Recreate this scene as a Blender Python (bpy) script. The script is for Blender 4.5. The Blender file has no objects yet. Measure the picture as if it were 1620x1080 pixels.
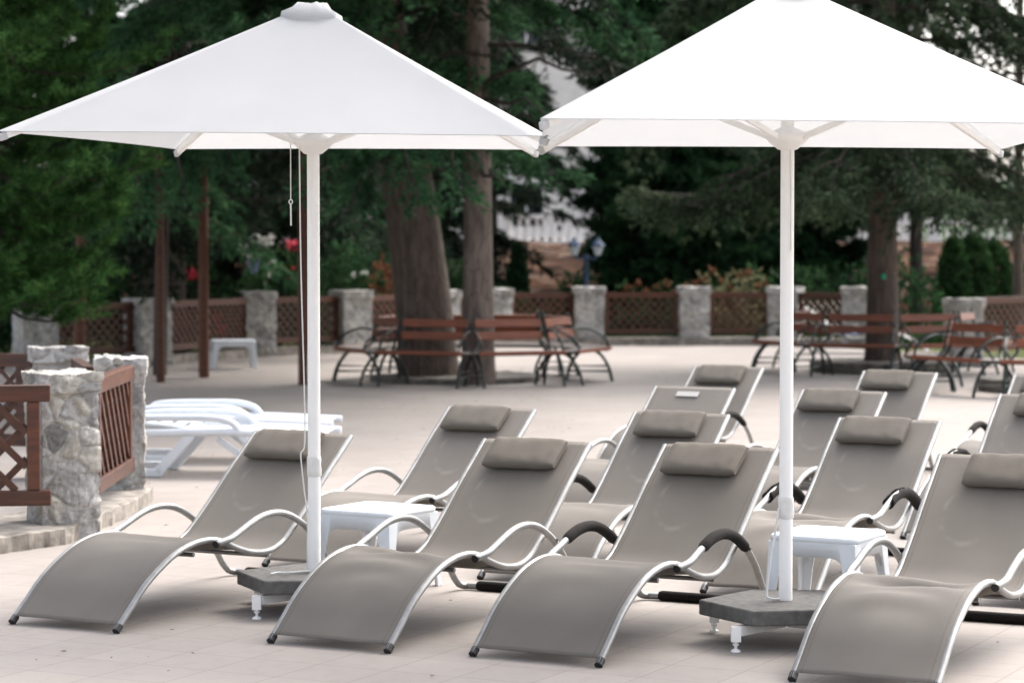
import bpy, math, random
import numpy as np
from mathutils import Vector, Matrix, noise as mnoise
R = math.radians
PI = math.pi
scene = bpy.context.scene
COL = scene.collection

# ------------------------------------------------------------------ helpers
class MB:
    """collects primitives, then links them as ONE mesh object"""
    def __init__(self):
        self.v = []; self.f = []; self.sm = []
    def add(self, vs, fs, smooth=False):
        o = len(self.v)
        self.v += [tuple(p) for p in vs]
        self.f += [tuple(i + o for i in f) for f in fs]
        self.sm += [smooth] * len(fs)
        return self
    def box(self, c, s, rz=0.0, M=None):
        hx, hy, hz = s[0] / 2, s[1] / 2, s[2] / 2
        vs = [Vector((x, y, z)) for z in (-hz, hz) for (x, y) in ((-hx, -hy), (hx, -hy), (hx, hy), (-hx, hy))]
        T = Matrix.Translation(c) @ (M if M is not None else Matrix.Rotation(rz, 4, 'Z'))
        vs = [T @ p for p in vs]
        return self.add(vs, [(3, 2, 1, 0), (4, 5, 6, 7), (0, 1, 5, 4), (1, 2, 6, 5), (2, 3, 7, 6), (3, 0, 4, 7)])
    def bar(self, a, b, w, h, up=(0, 0, 1)):
        a = Vector(a); b = Vector(b); d = b - a; L = d.length; d.normalize()
        s = d.cross(Vector(up)); s.normalize(); u = s.cross(d)
        vs = []
        for p in (a, b):
            for (i, j) in ((-1, -1), (1, -1), (1, 1), (-1, 1)):
                vs.append(p + s * (i * w / 2) + u * (j * h / 2))
        return self.add(vs, [(3, 2, 1, 0), (4, 5, 6, 7), (0, 1, 5, 4), (1, 2, 6, 5), (2, 3, 7, 6), (3, 0, 4, 7)])
    def tube(self, pts, r, n=10, caps=True):
        pts = [Vector(p) for p in pts]
        rs = r if isinstance(r, (list, tuple)) else [r] * len(pts)
        tang = []
        for i in range(len(pts)):
            t = pts[min(i + 1, len(pts) - 1)] - pts[max(i - 1, 0)]
            tang.append(t.normalized() if t.length > 1e-9 else Vector((0, 0, 1)))
        ref = Vector((1, 0, 0)) if abs(tang[0].x) < .9 else Vector((0, 1, 0))
        nrm = (ref - tang[0] * ref.dot(tang[0])).normalized()
        vs = []; fs = []
        for i, p in enumerate(pts):
            nrm = (nrm - tang[i] * nrm.dot(tang[i])).normalized()
            bn = tang[i].cross(nrm)
            for k in range(n):
                a = 2 * PI * k / n
                vs.append(p + (nrm * math.cos(a) + bn * math.sin(a)) * rs[i])
        for i in range(len(pts) - 1):
            for k in range(n):
                k2 = (k + 1) % n
                fs.append((i * n + k, i * n + k2, (i + 1) * n + k2, (i + 1) * n + k))
        self.add(vs, fs, True)
        if caps:
            m = (len(pts) - 1) * n
            self.add([vs[k] for k in range(n)], [tuple(range(n - 1, -1, -1))])
            self.add([vs[m + k] for k in range(n)], [tuple(range(n))])
        return self
    def lathe(self, prof, n=24, c=(0, 0, 0), smooth=True, wob=None):
        vs = []; fs = []
        for j, (r, z) in enumerate(prof):
            for k in range(n):
                a = 2 * PI * k / n
                rr = r * (1 + (wob(a, j) if wob else 0))
                vs.append((c[0] + rr * math.cos(a), c[1] + rr * math.sin(a), c[2] + z))
        for j in range(len(prof) - 1):
            for k in range(n):
                k2 = (k + 1) % n
                fs.append((j * n + k, j * n + k2, (j + 1) * n + k2, (j + 1) * n + k))
        self.add(vs, fs, smooth)
        self.add(vs[:n], [tuple(range(n - 1, -1, -1))])
        self.add(vs[-n:], [tuple(range(n))])
        return self
    def prism(self, poly, z0, z1):
        n = len(poly)
        vs = [(x, y, z0) for x, y in poly] + [(x, y, z1) for x, y in poly]
        fs = [tuple(range(n - 1, -1, -1)), tuple(range(n, 2 * n))]
        fs += [(i, (i + 1) % n, n + (i + 1) % n, n + i) for i in range(n)]
        return self.add(vs, fs)
    def build(self, name, mat=None, parent=None, bevel=0.0, seg=2, loc=None, rz=None):
        me = bpy.data.meshes.new(name)
        me.from_pydata(self.v, [], self.f)
        me.polygons.foreach_set('use_smooth', self.sm)
        me.update()
        o = bpy.data.objects.new(name, me); COL.objects.link(o)
        if mat: me.materials.append(mat)
        if parent: o.parent = parent
        if loc: o.location = loc
        if rz is not None: o.rotation_euler.z = rz
        if bevel:
            m = o.modifiers.new('bevel', 'BEVEL'); m.width = bevel; m.segments = seg
            m.limit_method = 'ANGLE'; m.angle_limit = R(40)
            m.harden_normals = False
        return o

def catmull(pts, per=6):
    pts = [Vector(p) for p in pts]
    P = [pts[0] * 2 - pts[1]] + pts + [pts[-1] * 2 - pts[-2]]
    out = []
    for i in range(1, len(P) - 2):
        p0, p1, p2, p3 = P[i - 1], P[i], P[i + 1], P[i + 2]
        for k in range(per):
            t = k / per
            out.append(0.5 * ((2 * p1) + (p2 - p0) * t + (2 * p0 - 5 * p1 + 4 * p2 - p3) * t * t + (3 * p1 - p0 - 3 * p2 + p3) * t ** 3))
    out.append(pts[-1])
    return out

def tag(o, label=None, cat=None, group=None, kind=None):
    if label: o['label'] = label
    if cat: o['category'] = cat
    if group: o['group'] = group
    if kind: o['kind'] = kind
    return o

def thing(name, label, cat, loc=(0, 0, 0), rz=0.0, group=None):
    o = bpy.data.objects.new(name, None); COL.objects.link(o)
    o.empty_display_size = .2
    o.location = loc; o.rotation_euler = (0, 0, rz)
    return tag(o, label, cat, group)

def copy_tree(o, parent=None):
    c = o.copy(); COL.objects.link(c)
    if parent: c.parent = parent
    for ch in list(o.children):
        copy_tree(ch, c)
    return c

def quad_mesh(name, V, mat, parent=None):
    """V: (N,4,3) array of separate small quads"""
    n = len(V)
    me = bpy.data.meshes.new(name)
    me.vertices.add(4 * n); me.vertices.foreach_set('co', np.ascontiguousarray(V, dtype=np.float32).ravel())
    me.loops.add(4 * n); me.loops.foreach_set('vertex_index', np.arange(4 * n, dtype=np.int32))
    me.polygons.add(n); me.polygons.foreach_set('loop_start', np.arange(0, 4 * n, 4, dtype=np.int32))
    try: me.polygons.foreach_set('loop_total', np.full(n, 4, dtype=np.int32))
    except Exception: pass
    me.update(calc_edges=True)
    me.materials.append(mat)
    o = bpy.data.objects.new(name, me); COL.objects.link(o)
    if parent: o.parent = parent
    return o

# ---------------------------------------------------------------- materials
def newmat(name):
    m = bpy.data.materials.new(name); m.use_nodes = True
    nt = m.node_tree; b = nt.nodes['Principled BSDF']
    return m, nt, b
def N(nt, t, **kw):
    n = nt.nodes.new(t)
    for k, v in kw.items():
        if k in n.inputs: n.inputs[k].default_value = v
        else: setattr(n, k, v)
    return n
def ramp(nt, src, stops):
    r = nt.nodes.new('ShaderNodeValToRGB')
    e = r.color_ramp.elements
    while len(e) < len(stops): e.new(.5)
    for i, (p, c) in enumerate(stops):
        e[i].position = p; e[i].color = (c[0], c[1], c[2], 1)
    nt.links.new(src, r.inputs[0]); return r
def mixc(nt, fac, a, b, mode='MIX'):
    m = nt.nodes.new('ShaderNodeMix'); m.data_type = 'RGBA'; m.blend_type = mode
    for sock, val in ((m.inputs[0], fac), (m.inputs[6], a), (m.inputs[7], b)):
        if hasattr(val, 'is_output'): nt.links.new(val, sock)
        elif isinstance(val, (int, float)): sock.default_value = val
        else: sock.default_value = (val[0], val[1], val[2], 1)
    return m.outputs[2]
def bump(nt, b, src, strength=.3, dist=.01):
    n = N(nt, 'ShaderNodeBump'); n.inputs['Strength'].default_value = strength; n.inputs['Distance'].default_value = dist
    nt.links.new(src, n.inputs['Height']); nt.links.new(n.outputs[0], b.inputs['Normal'])
def coords(nt, kind='Object', scale=(1, 1, 1), rot=(0, 0, 0)):
    tc = nt.nodes.new('ShaderNodeTexCoord'); mp = nt.nodes.new('ShaderNodeMapping')
    mp.inputs['Scale'].default_value = scale; mp.inputs['Rotation'].default_value = rot
    nt.links.new(tc.outputs[kind], mp.inputs[0]); return mp.outputs[0]
def noise(nt, vec, scale, detail=4, rough=.55):
    n = N(nt, 'ShaderNodeTexNoise'); n.inputs['Scale'].default_value = scale
    n.inputs['Detail'].default_value = detail; n.inputs['Roughness'].default_value = rough
    if vec is not None: nt.links.new(vec, n.inputs['Vector'])
    return n.outputs['Fac']

def simple(name, col, rough=.5, metal=0.0, var=.12, scale=8, bmp=0.0, spec=.5):
    m, nt, b = newmat(name)
    v = coords(nt)
    n = noise(nt, v, scale)
    lo = [c * (1 - var) for c in col]; hi = [min(1, c * (1 + var)) for c in col]
    r = ramp(nt, n, [(.3, lo), (.7, hi)])
    nt.links.new(r.outputs[0], b.inputs['Base Color'])
    b.inputs['Roughness'].default_value = rough; b.inputs['Metallic'].default_value = metal
    b.inputs['Specular IOR Level'].default_value = spec
    if bmp: bump(nt, b, noise(nt, v, scale * 6), bmp, .004)
    return m

def make_fabric():
    m, nt, b = newmat('taupe_mesh_fabric')
    v = coords(nt)
    fine = N(nt, 'ShaderNodeTexWave'); fine.wave_type = 'BANDS'; fine.bands_direction = 'X'
    fine.inputs['Scale'].default_value = 120; nt.links.new(v, fine.inputs['Vector'])
    fine2 = N(nt, 'ShaderNodeTexWave'); fine2.bands_direction = 'Y'
    fine2.inputs['Scale'].default_value = 120; nt.links.new(v, fine2.inputs['Vector'])
    weave = N(nt, 'ShaderNodeMath', operation='ADD'); nt.links.new(fine.outputs['Fac'], weave.inputs[0]); nt.links.new(fine2.outputs['Fac'], weave.inputs[1])
    big = noise(nt, v, 3.2, 5, .6)
    oi = nt.nodes.new('ShaderNodeObjectInfo')
    base = ramp(nt, big, [(.3, (.144, .129, .112)), (.7, (.168, .152, .133))])
    c1 = mixc(nt, .12, base.outputs[0], ramp(nt, weave.outputs[0], [(.2, (.1, .085, .072)), (.9, (.3, .27, .24))]).outputs[0])
    # faint pressed ring left on the back panel (worn mark with a shape of its own)
    sep = nt.nodes.new('ShaderNodeSeparateXYZ'); nt.links.new(v, sep.inputs[0])
    cx = N(nt, 'ShaderNodeMath', operation='SUBTRACT'); nt.links.new(sep.outputs[0], cx.inputs[0]); cx.inputs[1].default_value = -.06
    cy = N(nt, 'ShaderNodeMath', operation='SUBTRACT'); nt.links.new(sep.outputs[2], cy.inputs[0]); cy.inputs[1].default_value = .53
    comb = nt.nodes.new('ShaderNodeCombineXYZ'); nt.links.new(cx.outputs[0], comb.inputs[0]); nt.links.new(cy.outputs[0], comb.inputs[1])
    ln = N(nt, 'ShaderNodeVectorMath', operation='LENGTH'); nt.links.new(comb.outputs[0], ln.inputs[0])
    rr = ramp(nt, ln.outputs['Value'], [(.0, (0, 0, 0)), (.112, (0, 0, 0)), (.122, (1, 1, 1)), (.130, (1, 1, 1)), (.142, (0, 0, 0))])
    nn = ramp(nt, noise(nt, v, 7, 2), [(.45, (0, 0, 0)), (.6, (1, 1, 1))])
    mul = N(nt, 'ShaderNodeMath', operation='MULTIPLY'); nt.links.new(rr.outputs[0], mul.inputs[0]); nt.links.new(nn.outputs[0], mul.inputs[1])
    mul2 = N(nt, 'ShaderNodeMath', operation='MULTIPLY'); nt.links.new(mul.outputs[0], mul2.inputs[0]); mul2.inputs[1].default_value = .22
    c2 = mixc(nt, mul2.outputs[0], c1, (.36, .33, .29))
    ab = N(nt, 'ShaderNodeMath', operation='ABSOLUTE'); nt.links.new(sep.outputs[0], ab.inputs[0])
    hem = ramp(nt, ab.outputs[0], [(.262, (0, 0, 0)), (.265, (1, 1, 1)), (.2675, (1, 1, 1)), (.270, (0, 0, 0))])
    c2 = mixc(nt, mixc(nt, .45, (0, 0, 0), hem.outputs[0]), c2, (.09, .08, .07))
    hs = nt.nodes.new('ShaderNodeHueSaturation'); nt.links.new(c2, hs.inputs['Color'])
    mr = N(nt, 'ShaderNodeMapRange'); nt.links.new(oi.outputs['Random'], mr.inputs[0]); mr.inputs[3].default_value = .93; mr.inputs[4].default_value = 1.07
    nt.links.new(mr.outputs[0], hs.inputs['Value'])
    nt.links.new(hs.outputs[0], b.inputs['Base Color'])
    b.inputs['Roughness'].default_value = .72
    b.inputs['Specular IOR Level'].default_value = .18
    bump(nt, b, weave.outputs[0], .12, .001)
    tr = nt.nodes.new('ShaderNodeBsdfTransparent'); mx = nt.nodes.new('ShaderNodeMixShader')
    mx.inputs[0].default_value = .05
    nt.links.new(b.outputs[0], mx.inputs[1]); nt.links.new(tr.outputs[0], mx.inputs[2])
    nt.links.new(mx.outputs[0], nt.nodes['Material Output'].inputs[0])
    return m

def make_canvas():
    m, nt, b = newmat('white_parasol_canvas')
    v = coords(nt)
    r = ramp(nt, noise(nt, v, 2.2, 5), [(.3, (.63, .635, .64)), (.7, (.69, .695, .70))])
    nt.links.new(r.outputs[0], b.inputs['Base Color']); b.inputs['Roughness'].default_value = .8
    bump(nt, b, noise(nt, v, 3.0, 3), .12, .03)
    t = nt.nodes.new('ShaderNodeBsdfTranslucent'); t.inputs[0].default_value = (.72, .72, .72, 1)
    mx = nt.nodes.new('ShaderNodeMixShader'); mx.inputs[0].default_value = .55
    nt.links.new(b.outputs[0], mx.inputs[1]); nt.links.new(t.outputs[0], mx.inputs[2])
    nt.links.new(mx.outputs[0], nt.nodes['Material Output'].inputs[0])
    return m

def make_foliage(name, dark, mid, light, transl=.25, nscale=1.6):
    m, nt, b = newmat(name)
    v = coords(nt)
    geo = nt.nodes.new('ShaderNodeNewGeometry')
    n = noise(nt, v, nscale, 3)
    add = N(nt, 'ShaderNodeMath', operation='MULTIPLY_ADD'); nt.links.new(geo.outputs['Random Per Island'], add.inputs[0]); add.inputs[1].default_value = .4
    nt.links.new(n, add.inputs[2])
    r = ramp(nt, add.outputs[0], [(.45, dark), (.7, mid), (.98, light)])
    nt.links.new(r.outputs[0], b.inputs['Base Color']); b.inputs['Roughness'].default_value = .75
    b.inputs['Specular IOR Level'].default_value = .12
    t = nt.nodes.new('ShaderNodeBsdfTranslucent'); nt.links.new(r.outputs[0], t.inputs[0])
    mx = nt.nodes.new('ShaderNodeMixShader'); mx.inputs[0].default_value = transl
    nt.links.new(b.outputs[0], mx.inputs[1]); nt.links.new(t.outputs[0], mx.inputs[2])
    nt.links.new(mx.outputs[0], nt.nodes['Material Output'].inputs[0])
    return m

def make_bark(name, dark, light):
    m, nt, b = newmat(name)
    v = coords(nt, scale=(9, 9, 1.6))
    n = noise(nt, v, 1.5, 8, .65)
    v2 = coords(nt, scale=(5, 5, 1.4))
    vo = N(nt, 'ShaderNodeTexVoronoi', feature='DISTANCE_TO_EDGE'); vo.inputs['Scale'].default_value = 2.5; nt.links.new(v2, vo.inputs['Vector'])
    r = ramp(nt, n, [(.3, dark), (.68, light)])
    cr = ramp(nt, vo.outputs['Distance'], [(0, (.3, .3, .3)), (.09, (1, 1, 1))])
    c = mixc(nt, .4, r.outputs[0], cr.outputs[0], 'MULTIPLY')
    nt.links.new(c, b.inputs['Base Color']); b.inputs['Roughness'].default_value = .9
    bump(nt, b, cr.outputs[0], .6, .03)
    return m

def make_stone():
    m, nt, b = newmat('rubble_stone')
    v = coords(nt)
    a = nt.nodes.new('ShaderNodeAttribute'); a.attribute_name = 'stone'
    g = nt.nodes.new('ShaderNodeAttribute'); g.attribute_name = 'gap'
    r = ramp(nt, a.outputs['Fac'], [(0, (.18, .175, .165)), (.2, (.34, .33, .315)), (.45, (.50, .49, .475)), (.6, (.28, .275, .27)), (.8, (.40, .375, .33)), (1, (.58, .565, .54))])
    n1 = noise(nt, v, 14, 8, .7)
    c = mixc(nt, .75, r.outputs[0], ramp(nt, n1, [(.28, (.38, .38, .37)), (.66, (1.15, 1.15, 1.13))]).outputs[0], 'MULTIPLY')
    lich = ramp(nt, noise(nt, v, 5.5, 6, .7), [(.57, (0, 0, 0)), (.66, (1, 1, 1))])
    c = mixc(nt, lich.outputs[0], c, mixc(nt, .5, c, (.17, .13, .085)))
    gp = ramp(nt, g.outputs['Fac'], [(.03, (1, 1, 1)), (.09, (0, 0, 0))])
    c = mixc(nt, gp.outputs[0], c, mixc(nt, n1, (.12, .11, .10), (.62, .60, .57)))
    nt.links.new(c, b.inputs['Base Color']); b.inputs['Roughness'].default_value = .92
    bump(nt, b, noise(nt, v, 22, 9, .7), .55, .012)
    return m

def make_wood(name, dark, light, rough=.42):
    m, nt, b = newmat(name)
    v = coords(nt, scale=(1, 1, 1))
    n = N(nt, 'ShaderNodeTexNoise'); n.inputs['Scale'].default_value = 6; n.inputs['Detail'].default_value = 6; n.inputs['Distortion'].default_value = .6
    mp = coords(nt, scale=(.6, 5, 5)); nt.links.new(mp, n.inputs['Vector'])
    oi = nt.nodes.new('ShaderNodeObjectInfo')
    r = ramp(nt, n.outputs['Fac'], [(.3, dark), (.7, light)])
    hs = nt.nodes.new('ShaderNodeHueSaturation'); nt.links.new(r.outputs[0], hs.inputs['Color'])
    mr = N(nt, 'ShaderNodeMapRange'); nt.links.new(oi.outputs['Random'], mr.inputs[0]); mr.inputs[3].default_value = .8; mr.inputs[4].default_value = 1.2
    nt.links.new(mr.outputs[0], hs.inputs['Value'])
    nt.links.new(hs.outputs[0], b.inputs['Base Color']); b.inputs['Roughness'].default_value = rough
    bump(nt, b, n.outputs['Fac'], .2, .004)
    return m

def make_paving():
    m, nt, b = newmat('paving_tiles')
    v = coords(nt, rot=(0, 0, R(27)))
    br = N(nt, 'ShaderNodeTexBrick'); br.offset = 0.0; br.squash = 1.0
    br.inputs['Scale'].default_value = 1.0; br.inputs['Mortar Size'].default_value = .0035
    br.inputs['Mortar Smooth'].default_value = .4
    br.inputs['Brick Width'].default_value = .335; br.inputs['Row Height'].default_value = .335
    br.inputs['Color1'].default_value = (.290, .264, .243, 1); br.inputs['Color2'].default_value = (.312, .284, .262, 1)
    br.inputs['Mortar'].default_value = (.215, .192, .178, 1)
    nt.links.new(v, br.inputs['Vector'])
    v2 = coords(nt)
    blot = noise(nt, v2, .55, 6, .6)
    c = mixc(nt, .8, br.outputs['Color'], ramp(nt, blot, [(.28, (.84, .82, .81)), (.7, (1.08, 1.07, 1.06))]).outputs[0], 'MULTIPLY')
    sp = noise(nt, v2, 9, 8, .75)
    c = mixc(nt, .5, c, ramp(nt, sp, [(.25, (.72, .69, .67)), (.5, (1, 1, 1))]).outputs[0], 'MULTIPLY')
    st = ramp(nt, noise(nt, v2, 2.3, 5, .7), [(.62, (0, 0, 0)), (.74, (1, 1, 1))])
    c = mixc(nt, mixc(nt, .35, (0, 0, 0), st.outputs[0]), c, (.34, .285, .25))
    nt.links.new(c, b.inputs['Base Color']); b.inputs['Roughness'].default_value = .7
    b.inputs['Specular IOR Level'].default_value = .15
    bump(nt, b, sp, .12, .004)
    return m

FABRIC = make_fabric()
CANVAS = make_canvas()
ALU = simple('silver_painted_aluminium', (.31, .31, .305), .48, .65, .14, 20)
ALUDARK = simple('worn_grey_aluminium', (.27, .265, .26), .42, .7, .12, 20)
FOAM = simple('black_foam', (.012, .010, .009), .9, 0, .3, 60, .4, .2)
CAP = simple('black_plastic', (.02, .02, .02), .45, 0, .2, 20)
PILLOW = simple('taupe_pillow_cloth', (.134, .119, .101), .85, 0, .08, 6, .15, .15)
LABELM = simple('pale_woven_tape', (.40, .385, .365), .6, 0, .06, 20)
WHITEP = simple('white_plastic', (.68, .715, .75), .4, 0, .05, 5, .05)
WHITEM = simple('white_painted_metal', (.90, .89, .87), .4, 0, .02, 6)
CORD = simple('white_cord', (.72, .71, .68), .7, 0, .06, 30)
CONC = simple('grey_concrete', (.135, .130, .122), .92, 0, .25, 26, .9)
CONC.node_tree.nodes['Principled BSDF'].inputs['Specular IOR Level'].default_value = .25
STONE = make_stone()
MORTAR = simple('rough_mortar_and_stone', (.24, .215, .185), .95, 0, .55, 7, .9)
DARKSTONE = simple('dark_mossy_stone', (.12, .11, .095), .95, 0, .5, 7, .9)
WOOD = make_wood('red_brown_stained_wood', (.042, .013, .006), (.100, .030, .012))
WOODD = make_wood('dark_stained_wood', (.035, .013, .008), (.085, .029, .016), .5)
SLAT = make_wood('varnished_bench_slat', (.13, .035, .014), (.22, .062, .026), .55)
SLATG = make_wood('weathered_grey_slat', (.17, .145, .125), (.30, .26, .23), .6)
IRON = simple('dark_green_iron', (.012, .020, .017), .4, .2, .3, 15)
POST = make_wood('brown_round_post', (.055, .018, .008), (.115, .038, .017), .7)
PAVE = make_paving()
BARK1 = make_bark('cedar_bark', (.052, .037, .029), (.135, .099, .079))
BARK2 = make_bark('spruce_bark', (.084, .064, .053), (.21, .163, .136))
BARK3 = make_bark('dark_bark', (.024, .018, .014), (.070, .052, .042))
F_PINE = make_foliage('bright_pine_needles', (.016, .040, .012), (.055, .135, .038), (.16, .33, .09), .42, 3.2)
F_CEDAR = make_foliage('cedar_needles', (.016, .043, .021), (.054, .135, .064), (.125, .27, .12), .36, 1.2)
F_DARK = make_foliage('dark_spruce_needles', (.006, .012, .007), (.017, .032, .018), (.045, .075, .040), .25, 1.0)
F_SPRUCE = make_foliage('grey_green_spruce_needles', (.009, .017, .009), (.034, .055, .029), (.088, .125, .066), .3, 1.2)
F_YEW = make_foliage('dense_green_needles', (.006, .015, .008), (.020, .054, .022), (.050, .12, .042), .3, .8)
F_BUSH = make_foliage('leafy_shrub', (.012, .030, .012), (.030, .070, .026), (.065, .13, .05), .3, 1.4)
F_COL = make_foliage('fresh_green_thuja', (.014, .040, .012), (.026, .062, .022), (.052, .11, .036), .3, 1.4)
F_RUST = make_foliage('rust_coloured_seedheads', (.10, .045, .025), (.20, .085, .045), (.30, .15, .09), .3, 2)
F_DRY = make_foliage('pale_dry_stalks', (.12, .12, .06), (.21, .20, .11), (.30, .28, .17), .3, 2)
PINKF = make_foliage('pink_petals', (.55, .05, .08), (.70, .09, .13), (.75, .16, .22), .3, 2)
WHITEF = make_foliage('white_petals', (.55, .55, .50), (.68, .68, .63), (.75, .75, .72), .3, 2)
VIOLF = make_foliage('pale_violet_petals', (.38, .42, .62), (.45, .5, .70), (.52, .56, .75), .3, 2)
WALLM = simple('pale_render', (.78, .745, .69), .8, 0, .10, 3, .1)
BALM = simple('white_balustrade_paint', (.88, .86, .82), .6, 0, .04, 3)
GLASS = simple('dark_window_glass', (.03, .035, .04), .12, 0, .2, 3)
LAMPB = simple('blue_lamp_paint', (.02, .045, .09), .4, .1, .2, 8)
LAMPG = simple('frosted_lamp_glass', (.5, .55, .58), .3, 0, .05, 5)
GREENM = simple('green_paint_mark', (.01, .30, .14), .6, 0, .1, 20)
TOWEL = simple('blue_grey_towel', (.18, .2, .33), .9, 0, .3, 14, .4)

# -------------------------------------------------------------- the setting
def structure(o): o['kind'] = 'structure'; return o

def make_soil():
    m, nt, b = newmat('garden_soil_and_grass')
    v = coords(nt)
    r = ramp(nt, noise(nt, v, .7, 8, .7), [(.35, (.045, .055, .025)), (.5, (.07, .09, .035)), (.66, (.14, .10, .065))])
    nt.links.new(r.outputs[0], b.inputs['Base Color']); b.inputs['Roughness'].default_value = 1.0; b.inputs['Specular IOR Level'].default_value = .03
    bump(nt, b, noise(nt, v, 9, 8, .7), .6, .03)
    return m
def make_bankmat():
    m, nt, b = newmat('reddish_rock_bank')
    v = coords(nt)
    vo = N(nt, 'ShaderNodeTexVoronoi'); vo.inputs['Scale'].default_value = 2.2; nt.links.new(v, vo.inputs['Vector'])
    sepc = nt.nodes.new('ShaderNodeSeparateColor'); nt.links.new(vo.outputs['Color'], sepc.inputs[0])
    r = ramp(nt, sepc.outputs[0], [(.0, (.03, .017, .012)), (.55, (.065, .033, .021)), (.8, (.105, .053, .032)), (1, (.15, .12, .098))])
    c = mixc(nt, .7, r.outputs[0], ramp(nt, noise(nt, v, 4, 8, .7), [(.3, (.4, .4, .4)), (.65, (1.1, 1.1, 1.1))]).outputs[0], 'MULTIPLY')
    nt.links.new(c, b.inputs['Base Color']); b.inputs['Roughness'].default_value = 1.0; b.inputs['Specular IOR Level'].default_value = .03
    bump(nt, b, vo.outputs['Distance'], .8, .12)
    return m
SOIL = make_soil(); BANK = make_bankmat()
MB().add([(-400, -200, -.02), (400, -200, -.02), (400, 900, -.02), (-400, 900, -.02)], [(0, 1, 2, 3)]).build('ground', SOIL)['kind'] = 'structure'
pv = [(-14, -8), (22, -8), (22, 37.5), (9, 37), (6.2, 42), (5.2, 44.6), (0, 44.5), (-2.6, 41.6), (-5.4, 37.2), (-14, 35.5)]
MB().add([(x, y, 0) for x, y in pv], [tuple(range(len(pv)))]).build('paving', PAVE)['kind'] = 'structure'
# earth bank rising behind the far wall
xs = np.linspace(-26, 30, 90); ys = np.linspace(45.6, 78, 50)
vs = []
for y in ys:
    for x in xs:
        t = min(1, max(0, (y - 46.5) / 20)); t = t * t * (3 - 2 * t)
        z = -.10 + 2.0 * t + (.22 * mnoise.fractal((x * .5, y * .5, 3), 1, 2, 4)) * min(1, t * 4)
        vs.append((x, y, z))
nx = len(xs)
fs = [(j * nx + i, j * nx + i + 1, (j + 1) * nx + i + 1, (j + 1) * nx + i) for j in range(len(ys) - 1) for i in range(nx - 1)]
b_ = MB(); b_.add(vs, fs, True); b_.build('bank', BANK)['kind'] = 'structure'

# low wooded ridge far behind
xs = np.linspace(-320, 320, 160); vs = []; fs = []
for r_, (y, k) in enumerate(((170, 0), (185, .7), (205, 1), (240, 1), (300, 0))):
    for x in xs:
        vs.append((x, y, -.5 + k * (7.0 + 2.2 * mnoise.fractal((x * .03, y * .02, 1), 1, 2, 4) + .9 * mnoise.noise((x * .35, y * .2, 4)))))
n_ = len(xs)
for r_ in range(4):
    fs += [(r_ * n_ + i, r_ * n_ + i + 1, (r_ + 1) * n_ + i + 1, (r_ + 1) * n_ + i) for i in range(n_ - 1)]
b_ = MB(); b_.add(vs, fs, True); b_.build('hills', simple('wooded_hillside', (.035, .055, .030), 1.0, 0, .5, .12, .8, .03))['kind'] = 'structure'

# ------------------------------------------------------------ sun loungers
PROF = [(0, .014), (.10, .092), (.22, .188), (.35, .262), (.48, .316), (.62, .345), (.75, .349), (.86, .330), (.97, .290),
        (1.11, .251), (1.27, .238), (1.40, .270), (1.52, .345), (1.66, .448), (1.82, .575), (1.95, .670), (2.075, .762)]
W = .60
def rail_pts(x):
    return catmull([(x, s, z) for s, z in PROF], 5)
ARM = [(.775, .330), (.86, .345), (.95, .372), (1.06, .408), (1.16, .430), (1.27, .434), (1.38, .415), (1.49, .370), (1.59, .310), (1.68, .232), (1.75, .150), (1.81, .075), (1.86, .034)]
AX = W / 2 + .045
def arm_curve(sx):
    return catmull([(sx * (W / 2 + .028 if i == 0 else AX), s, z) for i, (s, z) in enumerate(ARM)], 5)
def fabric_mesh(seed, slack):
    ctr = catmull([(0, s, z) for s, z in PROF], 5)[1:]
    n = 18; vs = []; fs = []
    rnd = random.Random(seed); off = rnd.random() * 50
    for i, p in enumerate(ctr):
        t = i / (len(ctr) - 1)
        q = ctr[min(i + 1, len(ctr) - 1)] - ctr[max(i - 1, 0)]
        nr = Vector((0, -q.z, q.y)).normalized()
        for k in range(n + 1):
            u = k / n * 2 - 1
            bow = (1 - u * u)
            sag = -.012 * bow * math.sin(PI * t)
            kn = math.exp(-((p.y - .80) / .30) ** 2)
            wr = slack * bow * kn * 1.5 * (-.026 + .013 * math.sin(p.y * 34 + u * u * 6 + off) + .016 * math.sin(p.y * 17 - u * 1.6 + u * u * 3 + off))
            wr += slack * bow * .012 * mnoise.noise((u * 1.6 + off, p.y * 2.6, off))
            d = nr * (.015 + sag + wr)
            vs.append((u * (W / 2 + .008), p.y + d.y, p.z + d.z - (.008 if abs(u) == 1 else 0)))
    m = n + 1
    for i in range(len(ctr) - 1):
        for k in range(n):
            fs.append((i * m + k, i * m + k + 1, (i + 1) * m + k + 1, (i + 1) * m + k))
    me = MB(); me.add(vs, fs, True)
    return me
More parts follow.
